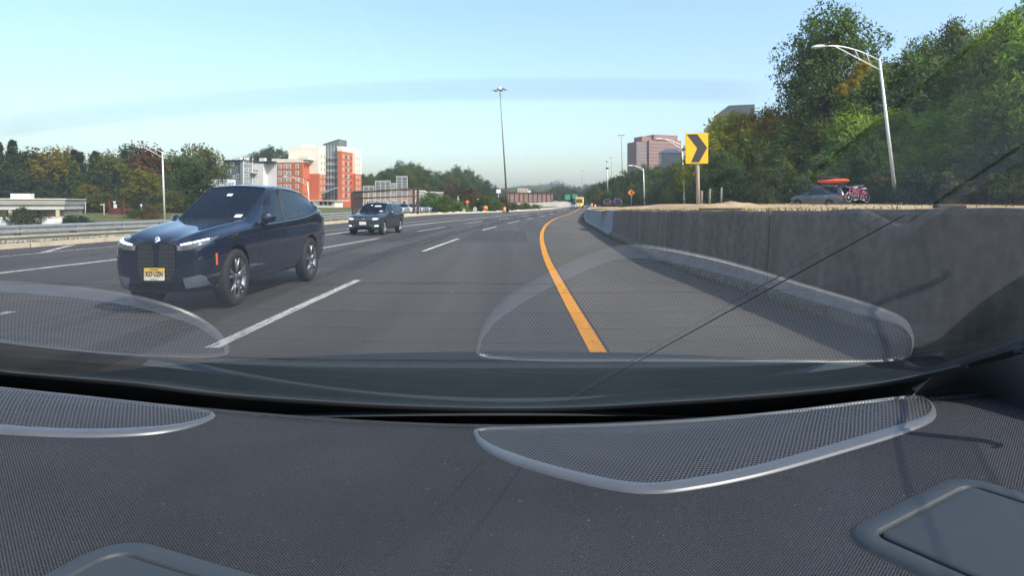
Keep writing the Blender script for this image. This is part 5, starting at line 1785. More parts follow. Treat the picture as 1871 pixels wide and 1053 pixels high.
# office block on the right hill ---------------------------------------
OD = 400.
p = at(1186, 370, OD)
OZ = lambda y: CH + (HY - y) / FPX * OD
off = empty('office_block', (p.x, p.y, OZ(330)), R(20), 'pinkish office block with banded windows above the trees on the right hill', 'building')
oz = OZ(330)
M_pink = mat('pink_granite', (.27, .16, .135), .8, noise=(.3, .08)); M_obl = mat('ribbon_glass', (.12, .13, .16), .15, spec=.8)
block(off, 'tower', 0, 24, 0, 14, 0, OZ(255) - oz, M_pink)
block(off, 'tower_top', 3.2, 21, -.5, 11, OZ(255) - oz, OZ(245.5) - oz, M_pink)
block(off, 'left_wing', -8.2, 0, 1.5, 13, 0, OZ(259) - oz, M_pink)
block(off, 'left_upper', -4.4, 3.2, 1.2, 11, OZ(259) - oz, OZ(249) - oz, M_pink)
for i in range(9):
    z = OZ(262 + i * 6.2) - oz
    if z < .5: break
    block(off, 'ribbon_window', -8.3, -.05, 1.38, 1.5, z - .95, z + .15, M_obl)
    block(off, 'ribbon_window', .5, 23.5, -.1, 0, z - .65, z - .1, mat('rose_glass', (.14, .10, .10), .2, spec=.7))
# dark hipped roof by its foot and the flat roofs behind the near bank
p = at(1222, 280, 330)
dr = empty('hip_roof_house', (p.x, p.y, p.z - 12), 0, 'dark blue hipped roof showing among trees below the office block', 'house')
b = MB(); b.add([(-5, -3, 12), (7, -3, 12), (7, 4, 12), (-5, 4, 12), (-1.5, .5, 14.2), (4, .5, 14.2)], [(0, 1, 5, 4), (1, 2, 5), (2, 3, 4, 5), (3, 0, 4), (0, 3, 2, 1)]); b.build('roof', mat('blue_slate', (.05, .06, .11), .6), dr, fixn=True)
block(dr, 'wall', -4.5, 6.5, -2.6, 3.6, 0, 12, M_span)
p = at(1338, 202, 120)
fb = empty('roof_house', (p.x, p.y, p.z - 9.2), R(-18), 'grey roofed building peeping over the near right bank', 'house')
fb.scale = (.62, .62, 1)
block(fb, 'wall', -5, 6, 0, 6, 0, 8.2, M_grey2)
b = MB(); b.add([(-5.4, -.4, 8.2), (6.4, -.4, 8.2), (6.4, 6, 8.2), (-5.4, 6, 8.2), (-1, -.4, 10.2), (6.4, -.4, 10.2), (6.4, 6, 10.2), (-1, 6, 10.2)], [(0, 1, 5, 4), (1, 2, 6, 5), (2, 3, 7, 6), (3, 0, 4, 7), (4, 5, 6, 7), (0, 3, 2, 1)]); b.build('roof', M_grey1, fb, fixn=True)

# ================================================================== LAMPS, MASTS, SIGNS
def street_lamp(base, h, arm, rz, lean, label, k=1., group='cobra head lamp posts'):
    """tapered pole, trussed arm and cobra head; arm points along local -x"""
    t = empty('street_lamp', base, rz, label, 'street lamp', group)
    t.rotation_euler = (0, -lean, rz)
    b = MB(); b.tube([(0, 0, 0), (0, 0, h * .5), (0, 0, h)], [.10 * k, .085 * k, .065 * k], 10); b.build('pole', M_alu, t)
    b = MB(); b.lathe([(.16 * k, 0), (.16 * k, .12), (.11 * k, .2)], 10, axis='z'); b.build('base_collar', M_alu, t)
    b = MB(); n = 9
    up = [(-arm * i / n, 0, h * .985 + arm * .36 * math.sin(math.pi / 2 * i / n) ** .9) for i in range(n + 1)]
    b.tube(up, [.035 * k] * 8 + [.03 * k, .03 * k], 7); b.build('upper_arm', M_alu, t)
    b = MB(); lo = [(-arm * .82 * i / n, 0, h * .985 - arm * .17 + (arm * .36 * math.sin(math.pi / 2 * .82) ** .9 + arm * .17) * (i / n)) for i in range(n + 1)]
    b.tube(lo, .028 * k, 7); b.build('lower_arm', M_alu, t)
    for f in (.25, .5):
        i = int(n * f); a_ = Vector(up[i]); c_ = Vector(lo[min(n, int(i / .82))]); b = MB(); b.tube([a_, c_], .018 * k, 5); b.build('brace', M_alu, t)
    e = Vector(up[-1])
    b = MB(); bm = bmesh.new(); bmesh.ops.create_uvsphere(bm, u_segments=12, v_segments=8, radius=1)
    for v in bm.verts:
        c = v.co; v.co = Vector((c.x * .42 - .34, c.y * .17 * (1.1 if c.x < 0 else .8), c.z * (.11 if c.z > 0 else .07))) * k
    b.bm(bm, 0, Matrix.Translation(e), smooth=True); hd = b.build('lamp_head', mat('lamp_grey', (.60, .59, .56), .5), t)
    b = MB(); b.lathe([(.001, -.10 * k), (.10 * k, -.085 * k), (.13 * k, -.05 * k)], 12, axis='z', mtx=Matrix.Translation(e + Vector((-.45 * k, 0, 0)))); b.build('lens', mat('lamp_lens', (.5, .5, .46), .2), hd)
    return t


p = at(1640, 370, 42)
street_lamp((p.x, p.y, .75), CH + (HY - 105) / FPX * 42 - .75, 3.75, R(6), R(7.2), 'tall aluminium lamp post leaning left on the right before the wooded bank', 1.25)
p = at(1251, 370, 90); street_lamp((p.x, p.y, .55), CH + (HY - 264) / FPX * 90 - .55, 2.9, R(4), R(2.5), 'lamp post just left of the yellow chevron sign', 1.35)
p = at(1178, 370, 148); street_lamp((p.x, p.y, .2), CH + (HY - 308) / FPX * 148 - .2, 2.5, R(4), R(2.), 'middle lamp post left of the chevron sign, against dark trees', 1.7)
p = at(1153.5, 370, 215); street_lamp((p.x, p.y, .1), CH + (HY - 326) / FPX * 215 - .1, 3.9, R(4), R(1.), 'farthest lamp post behind the orange diamond sign', 2.2)
p = at(301, 370, 76); street_lamp((p.x, p.y, -1.), CH + (HY - 277) / FPX * 76 + 1., 3.4, R(8), R(1.8), 'pale lamp post on the left before the woods', 1.2)
p = at(566, 370, 118); street_lamp((p.x, p.y, -.4), CH + (HY - 332) / FPX * 118 + .4, 3.6, R(5), R(4.), 'lamp post in front of the orange brick hotel', 1.3)


def mast(base, h, lean, k, label, arms=6, name='high_mast_light', rust=.0):
    t = empty(name, base, 0, label, 'mast light', 'high mast lights')
    t.rotation_euler = (0, -lean, 0)
    b = MB(); b.tube([(0, 0, h * .22), (0, 0, h)], [.17 * k, .08 * k], 10); b.build('upper_shaft', mat('mast_steel', (.22, .23, .21), .6), t)
    b = MB(); b.tube([(0, 0, 0), (0, 0, h * .24)], [.26 * k, .20 * k], 10); b.build('lower_shaft', M_rust, t)
    b = MB(); b.lathe([(.38 * k, 0), (.42 * k, .08 * k), (.38 * k, .16 * k), (.34 * k, .08 * k)], 16, axis='z', close=True, mtx=Matrix.Translation((0, 0, h - .1 * k))); b.build('lamp_ring', M_galv, t)
    b = MB(); b.lathe([(.001, .55 * k), (.2 * k, .45 * k), (.25 * k, 0), (.1 * k, -.1 * k)], 12, axis='z', mtx=Matrix.Translation((0, 0, h))); b.build('cap', M_white, t)
    for i in range(arms):
        a = 2 * math.pi * i / arms + .2; c, s = math.cos(a), math.sin(a)
        b = MB(); b.tube([(.3 * k * c, .3 * k * s, h), (1.0 * k * c, 1.0 * k * s, h)], .04 * k, 5); b.build('bracket', M_galv, t)
        b = MB(); b.bbox((-.28 * k, -.17 * k, -.14 * k), (.28 * k, .17 * k, .08 * k), .04 * k, mtx=Matrix.Translation((1.05 * k * c, 1.05 * k * s, h)) @ Matrix.Rotation(a, 4, 'Z')); b.build('luminaire', mat('luminaire_grey', (.30, .30, .31), .5), t)
    return t


p = at(927.5, 370, 98); mast((p.x, p.y, -.03), CH + (HY - 163) / FPX * 98, R(3.6), .88, 'tall high mast light with a rusty lower shaft left of the bridge', 6)
p = at(1139, 370, 290); mast((p.x, p.y, 2.), CH + (HY - 247) / FPX * 290 - 2., R(2.), 1.3, 'high mast light rising above the trees left of the office block', 6)
p = at(1119, 370, 380); mast((p.x, p.y, 0.), CH + (HY - 288) / FPX * 380, R(1.5), 1.1, 'thin far high mast light beside the camera pole', 4)
p = at(1064, 370, 600); mast((p.x, p.y, 0.), CH + (HY - 311) / FPX * 600, R(0), 1.5, 'faint far mast light over the distant woods', 4)
p = at(1111, 370, 190)
t = empty('camera_pole', (p.x, p.y, 0), 0, 'grey traffic camera pole with a round platform above the distant cars', 'pole')
h = CH + (HY - 294) / FPX * 190
b = MB(); b.tube([(0, 0, 0), (-.3, 0, h)], [.22, .13], 8); b.build('pole', M_galv, t)
b = MB(); b.lathe([(.15, -.2), (.55, 0), (.55, .2), (.12, .3)], 14, axis='z', mtx=Matrix.Translation((-.25, 0, h * .84))); b.build('platform', M_span, t)
b = MB(); b.lathe([(.001, .3), (.3, .2), (.34, -.1), (.2, -.35), (.001, -.45)], 12, axis='z', mtx=Matrix.Translation((-.3, 0, h))); b.build('camera_dome', M_galv, t)

# chevron sign
D_ = 27.
p = at(1273, 370, D_)
ch = empty('chevron_sign', (p.x, p.y, terr_z(p.x, p.y) - .03), R(-9), 'yellow curve sign with a black chevron pointing right on the dirt terrace', 'sign')
cz = ch.location.z
z0, z1 = CH + (HY - 299) / FPX * D_ - cz, CH + (HY - 243) / FPX * D_ - cz
w = .47
tilt = Matrix.Rotation(R(-2.2), 4, 'Y')
b = MB(); b.bbox((-w, -.02, z0), (w, .02, z1), .012); pl = b.build('panel', M_yellow, ch)
H_ = z1 - z0
b = MB()
poly = [(-.42, z1 - .05), (.02, z1 - .05), (.43, (z0 + z1) / 2 + .02), (.10, z0 + .06), (-.24, z0 + .06), (.02, (z0 + z1) / 2)]
b.prism(poly, .006, mtx=Matrix.Rotation(R(90), 4, 'X'), z0=.0205); b.build('chevron', mat('sign_black', (.045, .042, .04), .5), ch, fixn=True)
b = MB(); b.tube([(0.08, .09, -.2), (0.02, .09, z1 - .1)], [.085, .075], 12); b.build('post', mat('weathered_wood_post', (.40, .33, .25), .85, noise=(5, .3, (1, 1, .2))), ch)
# stub posts, stones and boards on the terrace
for i, (px, d, hh) in enumerate(((1281, 27.5, .7), (1296, 28.5, .75), (1317, 29, .8))):
    p = at(px, 370, d); b = MB(); b.tube([(0, 0, -.1), (.03, 0, hh)], [.06, .05], 8)
    o = b.build('stub_post', mat('grey_timber', (.20, .17, .14), .9, noise=(6, .25)), fixn=False); o.location = (p.x, p.y, terr_z(p.x, p.y)); tag(o, 'short weathered timber stub post right of the chevron sign, %s of three' % ('nearest the sign', 'middle', 'farthest right')[i], 'post', 'stub posts by the chevron sign')
def mound(px, d, rx, ry, h, label):
    b = MB(); p = at(px, 370, d); rows = []
    for i in range(15):
        r = []
        for j in range(21):
            u, v = i / 14 * 2 - 1, j / 20 * 2 - 1; q = max(0, 1 - u * u - v * v)
            r.append(Vector((v * rx, u * ry, h * q * (1 + .3 * math.sin(v * 7 + u * 4) + .15 * math.sin(v * 17)) - .06)))
        rows.append(r)
    o = b.grid(rows).build('dirt_mound', M_dirt); o.location = (p.x, p.y, terr_z(p.x, p.y) - .02); return tag(o, label, 'mound')
mound(1330, 24, 1.7, 1.2, .20, 'low heap of tan dirt right of the chevron sign')
mound(1165, 34, 2.2, 1.5, .16, 'low heap of tan dirt near the far end of the wall top')
for px, d, ln_, lab in ((1316, 17, 1.15, 'dark timber baulk lying on the dirt behind the wall'), (1735, 13, .62, 'dark flat board lying on the dirt at far right')):
    p = at(px, 370, d); b = MB(); b.bbox((-ln_ / 2, -.08, 0), (ln_ / 2, .08, .07), .015); o = b.build('timber_baulk', mat('dark_timber', (.035, .03, .025), .9)); o.location = (p.x, p.y, terr_z(p.x, p.y) + .005); o.rotation_euler = (0, 0, .06); tag(o, lab, 'timber')

# orange diamond work sign
def diamond(px, py, d, half, label, fig=True, zb=0., post=True):
    p = at(px, py, d); t = empty('diamond_sign', (p.x, p.y, zb), 0, label, 'sign')
    z = p.z - zb
    b = MB(); b.prism([(0, half), (half, 0), (0, -half), (-half, 0)], .04, mtx=Matrix.Translation((0, 0, z)) @ Matrix.Rotation(R(90), 4, 'X')); b.build('panel', M_orange, t, fixn=True)
    if fig:
        b = MB(); b.prism([(-.1 * half, -.45 * half), (.12 * half, -.45 * half), (.2 * half, .1 * half), (.0, .5 * half), (-.2 * half, .1 * half)], .01, mtx=Matrix.Translation((0, -.042, z)) @ Matrix.Rotation(R(90), 4, 'X')); b.build('symbol', MATS['sign_black'], t, fixn=True)
    if post:
        b = MB(); b.tube([(0, .05, 0), (0, .05, z + half * .6)], .07, 6); b.build('post', M_galv, t)
    return t
diamond(1153.5, 352, 150, .88, 'orange diamond road work sign at the far end of the wall', zb=.2)
diamond(854, 369, 118, .40, 'small orange sign among shrubs on the far verge', fig=False)
diamond(1078.5, 353.5, 260, .6, 'tiny orange sign left of the camera pole over the distant traffic', fig=False)
# orange drums
def drum(px, py, d, k, label):
    p = at(px, py, d); t = empty('traffic_drum', (p.x, p.y, 0.0 if d < 120 else .05), 0, label, 'traffic drum', 'orange traffic drums')
    b = MB(); b.lathe([(.001, 1.0 * k), (.2 * k, 1. * k), (.23 * k, .7 * k), (.26 * k, .35 * k), (.29 * k, .1 * k), (.29 * k, 0)], 16, axis='z'); b.build('barrel', M_orange, t)
    for z in (.5, .78): b = MB(); b.lathe([(.262 * k, z * k), (.25 * k, (z + .1) * k)], 16, axis='z'); b.build('white_band', M_white, t)
    b = MB(); b.lathe([(.001, .09 * k), (.38 * k, .08 * k), (.4 * k, 0)], 16, axis='z'); b.build('rubber_base', M_tyre, t)
p = at(887, 388, 92)
t = empty('round_work_sign', (p.x, p.y, -.05), 0, 'round orange work sign on the verge left of the mast foot', 'sign')
b = MB(); b.lathe([(.001, 0), (.36, 0), (.36, .05), (.001, .05)], 20, mtx=Matrix.Translation((0, 0, .72))); b.build('disc', M_orange, t, fixn=True)
b = MB(); b.tube([(0, .06, 0), (0, .06, .7)], .03, 6); b.build('post', M_galv, t)
drum(922, 388, 97, .8, 'orange traffic drum at the mast foot'); drum(1081, 374, 150, 1.2, 'orange traffic drum near the distant white truck, left one'); drum(1087, 375, 152, 1.0, 'orange traffic drum near the distant white truck, right one')
# sundry verge signs
def small_sign(px, y0, y1, wpx, d, m, label, shape='rect', zb=0.):
    p = at(px, (y0 + y1) / 2, d); t = empty('road_sign', (p.x, p.y, zb), 0, label, 'sign')
    h = (y1 - y0) / FPX * d / 2; w = wpx / FPX * d / 2; z = p.z - zb
    n = 4 if shape == 'rect' else 8
    poly = [(-w, -h), (w, -h), (w, h), (-w, h)] if n == 4 else [(w * math.cos(math.pi / 8 + i * math.pi / 4), h * math.sin(math.pi / 8 + i * math.pi / 4)) for i in range(8)]
    b = MB(); b.prism(poly, .04, mtx=Matrix.Translation((0, 0, z)) @ Matrix.Rotation(R(90), 4, 'X')); b.build('panel', m, t, fixn=True)
    b = MB(); b.tube([(0, .06, 0), (0, .06, z)], .05, 6); b.build('post', M_galv, t)
small_sign(868, 378, 387, 8, 100, mat('sign_back', (.42, .43, .42), .5), 'grey octagonal back of a sign on the far verge', 'oct')
small_sign(848, 382, 389, 5, 98, MATS['sign_back'], 'small grey sign back left of the octagonal one')
small_sign(911, 346, 353, 8, 130, M_white, 'white sign beside the tall mast shaft among the trees')
small_sign(874, 363, 372, 4, 112, M_white, 'narrow white sign among shrubs on the far verge')
for px, y0, y1, lab in ((1037, 355.5, 365, 'green overhead direction sign, left one of two'), (1050.5, 355, 362.5, 'green overhead direction sign, right one of two')):
    small_sign(px, y0, y1, 9.5, 300, M_green, lab)
# white utility post with box
p = at(838, 370, 101); t = empty('utility_post', (p.x, p.y, -.05), 0, 'thin white utility post with a grey box on the far verge', 'post')
b = MB(); b.tube([(0, 0, 0), (-.1, 0, 2.6)], .045, 6); b.build('post', M_white, t)
b = MB(); b.bbox((-.22, -.15, 1.2), (.12, .1, 1.75), .03); b.build('box', M_galv, t)
b = MB(); b.tube([(-.3, 0, 2.05), (.2, 0, 2.05)], .03, 5); b.build('cross_arm', M_white, t)
# small lamp standards by the low building
for px, yt, d, glob in ((124, 375, 68, True), (149, 371, 90, False), (156, 369, 92, False), (190, 374, 88, False), (209, 370, 92, True), (258, 376, 95, True)):
    p = at(px, yt, d); t = empty('car_park_lamp', (p.x, p.y, -1.05), 0, 'thin car park lamp post behind the left guard rail, %s' % {124: 'nearest, with a white globe', 149: 'left of a close pair', 156: 'right of a close pair', 190: 'bare one in the middle', 209: 'by the dark red shed', 258: 'rightmost'}[px], 'lamp post', 'car park lamps')
    h = p.z + 1.05
    b = MB(); b.tube([(0, 0, 0), (0, 0, h)], .055, 6); b.build('pole', mat('straw_pole', (.55, .50, .30), .6), t)
    b = MB()
    if glob: b.lathe([(.001, .25), (.16, .18), (.2, 0), (.1, -.15)], 12, axis='z', mtx=Matrix.Translation((0, 0, h)))
    else: b.bbox((-.45, -.12, -.06), (.05, .12, .05), .02, mtx=Matrix.Translation((0, 0, h)))
    b.build('lamp', M_white, t)
# dark red shed and low roofs
p = at(214, 370, 90); t = empty('red_shed', (p.x, p.y, -1.05), R(-6), 'dark red shed with a white box behind the left guard rail', 'shed')
block(t, 'wall', -.9, .9, 0, 1.6, 0, 1.7, mat('dark_red', (.14, .03, .028), .8)); block(t, 'upper_frame', -1.3, -1.15, 0, .2, 0, 2.9, MATS['dark_red']); block(t, 'upper_frame', .8, .95, 0, .2, 0, 2.9, MATS['dark_red']); block(t, 'cross_bar', -1.3, .95, .02, .18, 2.7, 2.85, MATS['dark_red']); block(t, 'white_box', -.5, -.05, -.08, 0, 1.75, 2.3, M_white)
p = at(172, 370, 96); t = empty('grey_roof_building', (p.x, p.y, -1.05), R(-4), 'low grey flat roof behind the left guard rail with pale units', 'building')
block(t, 'wall', 0, 9.8, 0, 6, 0, .75, mat('grey_wall', (.20, .21, .20), .8)); block(t, 'roof_edge', -.1, 9.9, -.1, 6, .75, .95, M_gcon)
for u in (2.1, 5.3, 6.6, 7.6): block(t, 'roof_unit', u, u + .75, 1, 2, .95, 1.4, M_cream)

# guard rail on the left
GX = pchip([(14, -20.2), (19, -18.3), (23, -16.9), (28, -15.6), (34, -14.6), (43, -13.6), (52, -13.0)])
gr = empty('guard_rail', (GX(20), 20, 0), 0, 'galvanised double beam guard rail along the left edge of the road', 'guard rail')
go = Vector((GX(20), 20, 0))
def rail_beam(z, d0, d1, nm='rail_beam', m=M_galv):
    b = MB(); rows = []
    n = 10
    prof = [(.0, .155), (.075, .12), (.075, .075), (.0, .03), (.0, -.03), (.075, -.075), (.075, -.12), (.0, -.155)]
    for i in range(n + 1):
        d = d0 + (d1 - d0) * i / n
        rows.append([Vector((GX(d) + o, d, z + w)) - go for o, w in prof])
    b.grid(rows, smooth=False).build(nm, m, gr)
d = 12.
while d < 50:
    rail_beam(.56, d, d + 3.9); rail_beam(.20, d, d + 3.9, 'lower_beam', mat('dusty_steel', (.40, .37, .31), .7, metal=.2, noise=(2, .25)))
    for q in (d + .3, d + 2.25):
        b = MB(); c = Vector((GX(q) - .12, q, 0)) - go; b.box((c.x - .06, c.y - .08, -.4), (c.x + .06, c.y + .08, .68)); b.build('post', mat('rail_post', (.20, .15, .10), .85, noise=(5, .3)), gr)
        b = MB(); b.box((c.x + .06, c.y - .05, .45), (c.x + .12, c.y + .05, .67)); b.build('blockout', MATS['rail_post'], gr)
    d += 3.9
# dry grass tufts between kerb and rail: uncountable
vs_ = []
r = np.random.default_rng(5)
for i in range(2600):
    d = r.uniform(10, 60); x = XL(d) - .5 - abs(r.normal(0, .9))
    for _ in range(3):
        a = r.uniform(0, 6.28); hh = r.uniform(.08, .30); wv = np.array([math.cos(a), math.sin(a), 0]) * .02
        bp = np.array([x + r.normal(0, .08), d + r.normal(0, .08), -.06]); tp = bp + np.array([r.normal(0, .06), r.normal(0, .06), hh])
        vs_.append(np.stack([bp - wv, bp + wv, tp + wv * .3, tp - wv * .3]))
gt = link('dry_grass', leaf_mesh('dry_grass', np.concatenate(vs_), M_leaf)); gt.color = (.17, .15, .05, 1); tag(gt, kind='stuff'); gt['label'] = 'dry yellowish grass between kerb and left guard rail'
# weeds along the terrace and at the foot of the wall
vs_ = []
for i in range(1500):
    d = r.uniform(8, 60); x = XW(d) + (r.uniform(.5, 1.2) if i % 3 else r.uniform(6, 13)); z = terr_z(x, d) - .02
    if i % 5 == 0: x = XW(d) - .2 - abs(r.normal(0, .06)); z = 0
    for _ in range(4):
        a = r.uniform(0, 6.28); hh = r.uniform(.03, .12) if i % 5 else r.uniform(.03, .09); wv = np.array([math.cos(a), math.sin(a), 0]) * .014
        bp = np.array([x + r.normal(0, .07), d + r.normal(0, .07), z]); tp = bp + np.array([r.normal(0, .05), r.normal(0, .05), hh])
        vs_.append(np.stack([bp - wv, bp + wv, tp + wv * .3, tp - wv * .3]))
gt = link('weeds', leaf_mesh('weeds', np.concatenate(vs_), M_leaf)); gt.color = (.16, .14, .045, 1); tag(gt, kind='stuff'); gt['label'] = 'sparse dry weeds along the wall top and dirt terrace'
# pale rubble along the far verge
rub = MB(); rr_ = random.Random(4)
for i in range(420):
    d = rr_.uniform(62, 150); x = XL(d) - .7 - abs(rr_.gauss(0, 1.0)); s = rr_.uniform(.10, .38)
    bm = bmesh.new(); bmesh.ops.create_icosphere(bm, subdivisions=1, radius=s)
    for v in bm.verts: v.co = Vector((v.co.x * rr_.uniform(.7, 1.3), v.co.y, v.co.z * rr_.uniform(.45, .8)))
    rub.bm(bm, 0, Matrix.Translation((x, d, .02)))
o = rub.build('rubble', mat('pale_rubble', (.50, .45, .37), .95, noise=(.4, .3))); tag(o, kind='stuff'); o['label'] = 'pale broken concrete rubble strewn along the far verge'
# pale verge strip
b = MB(); rows = []
for d in drange(56, 240, 2.5): rows.append([Vector((XL(d) - .47, d, -.035)), Vector((XL(d) - 4.2 - .6 * math.sin(d * .4), d, -.035))])
tag(b.grid(rows, flip=True).build('verge', mat('sandy_verge', (.42, .36, .27), 1., noise=(.8, .2))), kind='structure')

# ================================================================== FURTHER VEHICLES
# SUV with bicycles and a loaded roof on the frontage road
M_sil = paint('dark_grey_paint', (.08, .10, .115), .3, .5)
suv, bvh = box_suv(M_sil, 'sport_utility_vehicle', 'dark grey SUV carrying bikes and an orange roof load behind the wall on the right')
p = at(1500, 370, 45); suv.location = (p.x, p.y, .98); suv.rotation_euler = (0, 0, R(116)); suv.scale = (.93, .93, 1.0)
b = MB(); bm = bmesh.new(); bmesh.ops.create_uvsphere(bm, u_segments=20, v_segments=10, radius=1)
for v in bm.verts:
    c = v.co; v.co = Vector((c.x * 1.25, c.y * .55 * (1 - .3 * c.x * c.x), c.z * .20 + .05 * c.x * c.x))
kp = Matrix.Translation(suv.location) @ Matrix.Rotation(R(116), 4, 'Z')
b.bm(bm, 0, None, smooth=True)
kay = b.build('roof_load', mat('orange_fabric', (.90, .11, .02), .55, noise=(4, .2), bump=(9, .5, .03))); kay.matrix_world = kp @ Matrix.Translation((-.95, 0, 1.98)); tag(kay, 'orange wrapped bundle tied on the roof of the dark grey SUV', 'roof load')
b = MB(); bm = bmesh.new(); bmesh.ops.create_uvsphere(bm, u_segments=14, v_segments=8, radius=1)
for v in bm.verts: v.co = Vector((v.co.x * .6, v.co.y * .38, v.co.z * .13))
b.bm(bm, 0, None, smooth=True); bag = b.build('roof_bag', mat('black_bag', (.03, .03, .03), .8)); bag.matrix_world = kp @ Matrix.Translation((-.75, 0, 2.24)); tag(bag, 'dark bag lying on top of the orange roof bundle', 'bag')


def bicycle(mtx, frame_m, label, k=1.):
    t = empty('bicycle', (0, 0, 0), 0, label, 'bicycle', 'bicycles on the rack'); t.matrix_world = mtx
    r = .30 * k
    for x in (-.48 * k, .48 * k):
        w = bpy.data.objects.new('wheel', None); COL.objects.link(w); w.parent = t; w.location = (x, 0, r)
        b = MB(); b.lathe([(r, -.02), (r + .02, 0), (r, .02), (r - .02, 0)], 28, close=True); b.build('tyre', M_tyre, w, fixn=True)
        b = MB(); b.lathe([(r - .03, -.015), (r - .015, 0), (r - .03, .015), (r - .045, 0)], 28, close=True); b.build('rim', mat('pale_rim', (.75, .55, .35), .4), w, fixn=True)
        b = MB()
        for i in range(10):
            a = i * math.pi / 5; b.tube([(0, 0, 0), ((r - .04) * math.cos(a), 0, (r - .04) * math.sin(a))], .006, 4)
        o = b.build('spokes', M_chrome, w); o['kind'] = 'stuff'
    P = {'bb': (-.05, 0, .28), 'seat': (-.2, 0, .68), 'head': (.32, 0, .70), 'hl': (.35, 0, .60), 'rw': (-.48, 0, .30), 'fw': (.48, 0, .30)}
    P = {a: Vector(v) * k for a, v in P.items()}
    b = MB()
    for a, c in (('bb', 'seat'), ('seat', 'head'), ('bb', 'hl'), ('bb', 'rw'), ('seat', 'rw'), ('head', 'hl')): b.tube([P[a], P[c]], .022 * k, 7)
    b.build('frame', frame_m, t)
    b = MB(); b.tube([P['hl'], P['fw']], .018 * k, 6); b.tube([P['head'], P['head'] + Vector((-.02, 0, .16)) * k], .016 * k, 6); b.build('fork', frame_m, t)
    b = MB(); b.tube([P['head'] + Vector((-.08, .26, .18)) * k, P['head'] + Vector((-.02, .1, .16)) * k, P['head'] + Vector((-.02, -.1, .16)) * k, P['head'] + Vector((-.08, -.26, .18)) * k], .016 * k, 6); b.build('handlebar', M_white, t)
    b = MB(); b.bbox((-.34 * k, -.07 * k, .74 * k), (-.06 * k, .07 * k, .80 * k), .025 * k); b.build('saddle', M_white, t)
    b = MB(); b.tube([P['seat'], P['seat'] + Vector((0, 0, .08)) * k], .014, 5); b.build('seat_post', M_chrome, t)
    b = MB(); b.lathe([(.001, -.01), (.09 * k, -.01), (.09 * k, .01), (.001, .01)], 14, mtx=Matrix.Translation(P['bb'])); b.build('chainring', M_chrome, t, fixn=True)
rot = Matrix.Rotation(R(90), 4, 'Z')
bicycle(kp @ Matrix.Translation((-2.62, .05, .62)) @ rot @ Matrix.Rotation(R(8), 4, 'Y'), mat('pink_frame', (.85, .05, .28), .35), 'pink child bicycle on the rear rack of the dark grey SUV', 1.15)
bicycle(kp @ Matrix.Translation((-2.85, -.25, .58)) @ rot @ Matrix.Rotation(R(-6), 4, 'Y'), mat('magenta_frame', (.75, .04, .25), .35), 'magenta bicycle hung outermost on the rack of the dark grey SUV', 1.2)
t = empty('bicycle_rack', (0, 0, 0), 0, 'dark tube bicycle rack behind the dark grey SUV', 'rack'); t.matrix_world = kp
b = MB(); b.tube([(-2.35, 0, .45), (-2.9, 0, .5), (-2.95, 0, 1.3)], .03, 6); b.build('mast_tube', M_gloss, t)
for y in (-.2, .2): b = MB(); b.tube([(-2.5, y, 1.27), (-3.0, y, 1.3)], .02, 6); b.build('arm', M_gloss, t)
for y in (-.45, .4): b = MB(); b.bbox((-2.95, y - .1, .66), (-2.85, y + .1, .72), .02); b.build('reflector', M_white, t)

# distant truck and car in our carriageway
p = at(1059, 370, 170); tr = empty('box_truck', (p.x, p.y, 0), R(-90 - 8), 'white and yellow box truck far ahead on the road', 'truck')
b = MB(); b.bbox((-4.6, -1.0, .9), (.6, 1.0, 2.9), .05); b.build('cargo_box', M_white, tr)
b = MB(); b.bbox((-4.5, -1.02, .7), (2.1, 1.02, 1.0), .05); b.build('chassis', M_span, tr)
b = MB(); b.add([(.65, -.95, .6), (2.4, -.95, .6), (2.4, -.95, 1.4), (1.7, -.95, 2.3), (.65, -.95, 2.4), (.65, .95, .6), (2.4, .95, .6), (2.4, .95, 1.4), (1.7, .95, 2.3), (.65, .95, 2.4)], [(0, 1, 2, 3, 4), (5, 9, 8, 7, 6), (0, 5, 6, 1), (1, 6, 7, 2), (2, 7, 8, 3), (3, 8, 9, 4), (4, 9, 5, 0)]); b.build('cab', mat('truck_yellow', (.80, .55, .03), .4), tr, fixn=True)
b = MB(); b.add([(2.37, -.85, 1.46), (2.37, .85, 1.46), (1.78, .85, 2.25), (1.78, -.85, 2.25)], [(0, 1, 2, 3)]); o = b.build('windscreen', M_glassdark, tr); o.location = (.03, 0, .02)
b = MB(); b.bbox((.5, -.9, 2.4), (1.5, .9, 2.75), .1); b.build('roof_deflector', mat('truck_orange', (.75, .30, .05), .4), tr)
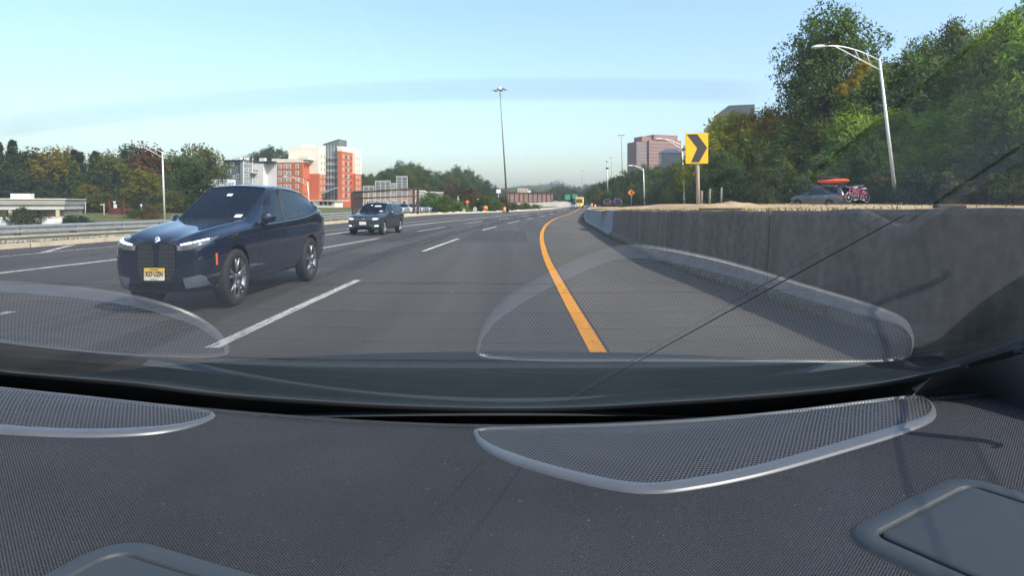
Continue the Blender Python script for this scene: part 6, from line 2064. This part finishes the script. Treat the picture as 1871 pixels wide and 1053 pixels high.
for s in (-1, 1):
    b = MB(); b.bbox((2.38, s * .65 - .2, .75), (2.46, s * .65 + .2, 1.0), .02); b.build('headlight', M_drl, tr)
    for x in (1.6, -3.2): wheel(tr, x, s * .85, .42, .25, 5, s)
M_pale = paint('silver_paint', (.45, .46, .47), .3, .5)
cs = []
c1, _ = box_suv(M_pale, 'distant_car', 'pale car with lit headlights beside the distant box truck')
p = at(1048, 370, 150); c1.location = (p.x, p.y, .01); c1.rotation_euler = (0, 0, R(-98)); c1.scale = (.9, .9, .95)
M_dred = paint('dull_maroon_paint', (.09, .05, .055), .3, .5)
c2, _ = box_suv(M_dred, 'distant_car', 'dull maroon car among the distant traffic left of the navy one')
p = at(1110, 370, 140); c2.location = (p.x, p.y, .55); c2.rotation_euler = (0, 0, R(80))
M_navy = paint('navy_paint', (.02, .03, .07), .3, .5)
c3, _ = box_suv(M_navy, 'distant_car', 'navy car on the frontage road left of the orange diamond sign')
p = at(1128, 370, 132); c3.location = (p.x, p.y, .65); c3.rotation_euler = (0, 0, R(84))
for i, (px, src, lab) in enumerate(((735, c1, 'leftmost'), (752, c1, 'second from left'), (772, c1, 'third from left'), (790, c3, 'dark, rightmost'))):
    c = copy_tree(src); p = at(px, 370, 104 + i * 2); c.location = (p.x, p.y, -.35); c.rotation_euler = (0, 0, R(-60 - i * 4)); c.scale = (1, 1, 1); c.name = 'parked_car'
    c['label'] = 'small parked car in the lot behind the steel frame, ' + lab; c['group'] = 'cars parked behind the steel frame'

hotel.scale = (1.06, 1, 1)
# ================================================================== HAZE
hm = bpy.data.materials.new('haze'); hm.use_nodes = True
nt = hm.node_tree; nt.nodes.remove(nt.nodes['Principled BSDF'])
pv = nt.nodes.new('ShaderNodeVolumePrincipled'); pv.inputs['Color'].default_value = (.90, .94, 1., 1); pv.inputs['Density'].default_value = .00026; pv.inputs['Anisotropy'].default_value = .3
nt.links.new(pv.outputs[0], nt.nodes['Material Output'].inputs['Volume'])
b = MB(); b.box((-2700, -310, -3), (2900, 2700, 75)); tag(b.build('haze', hm), kind='stuff')
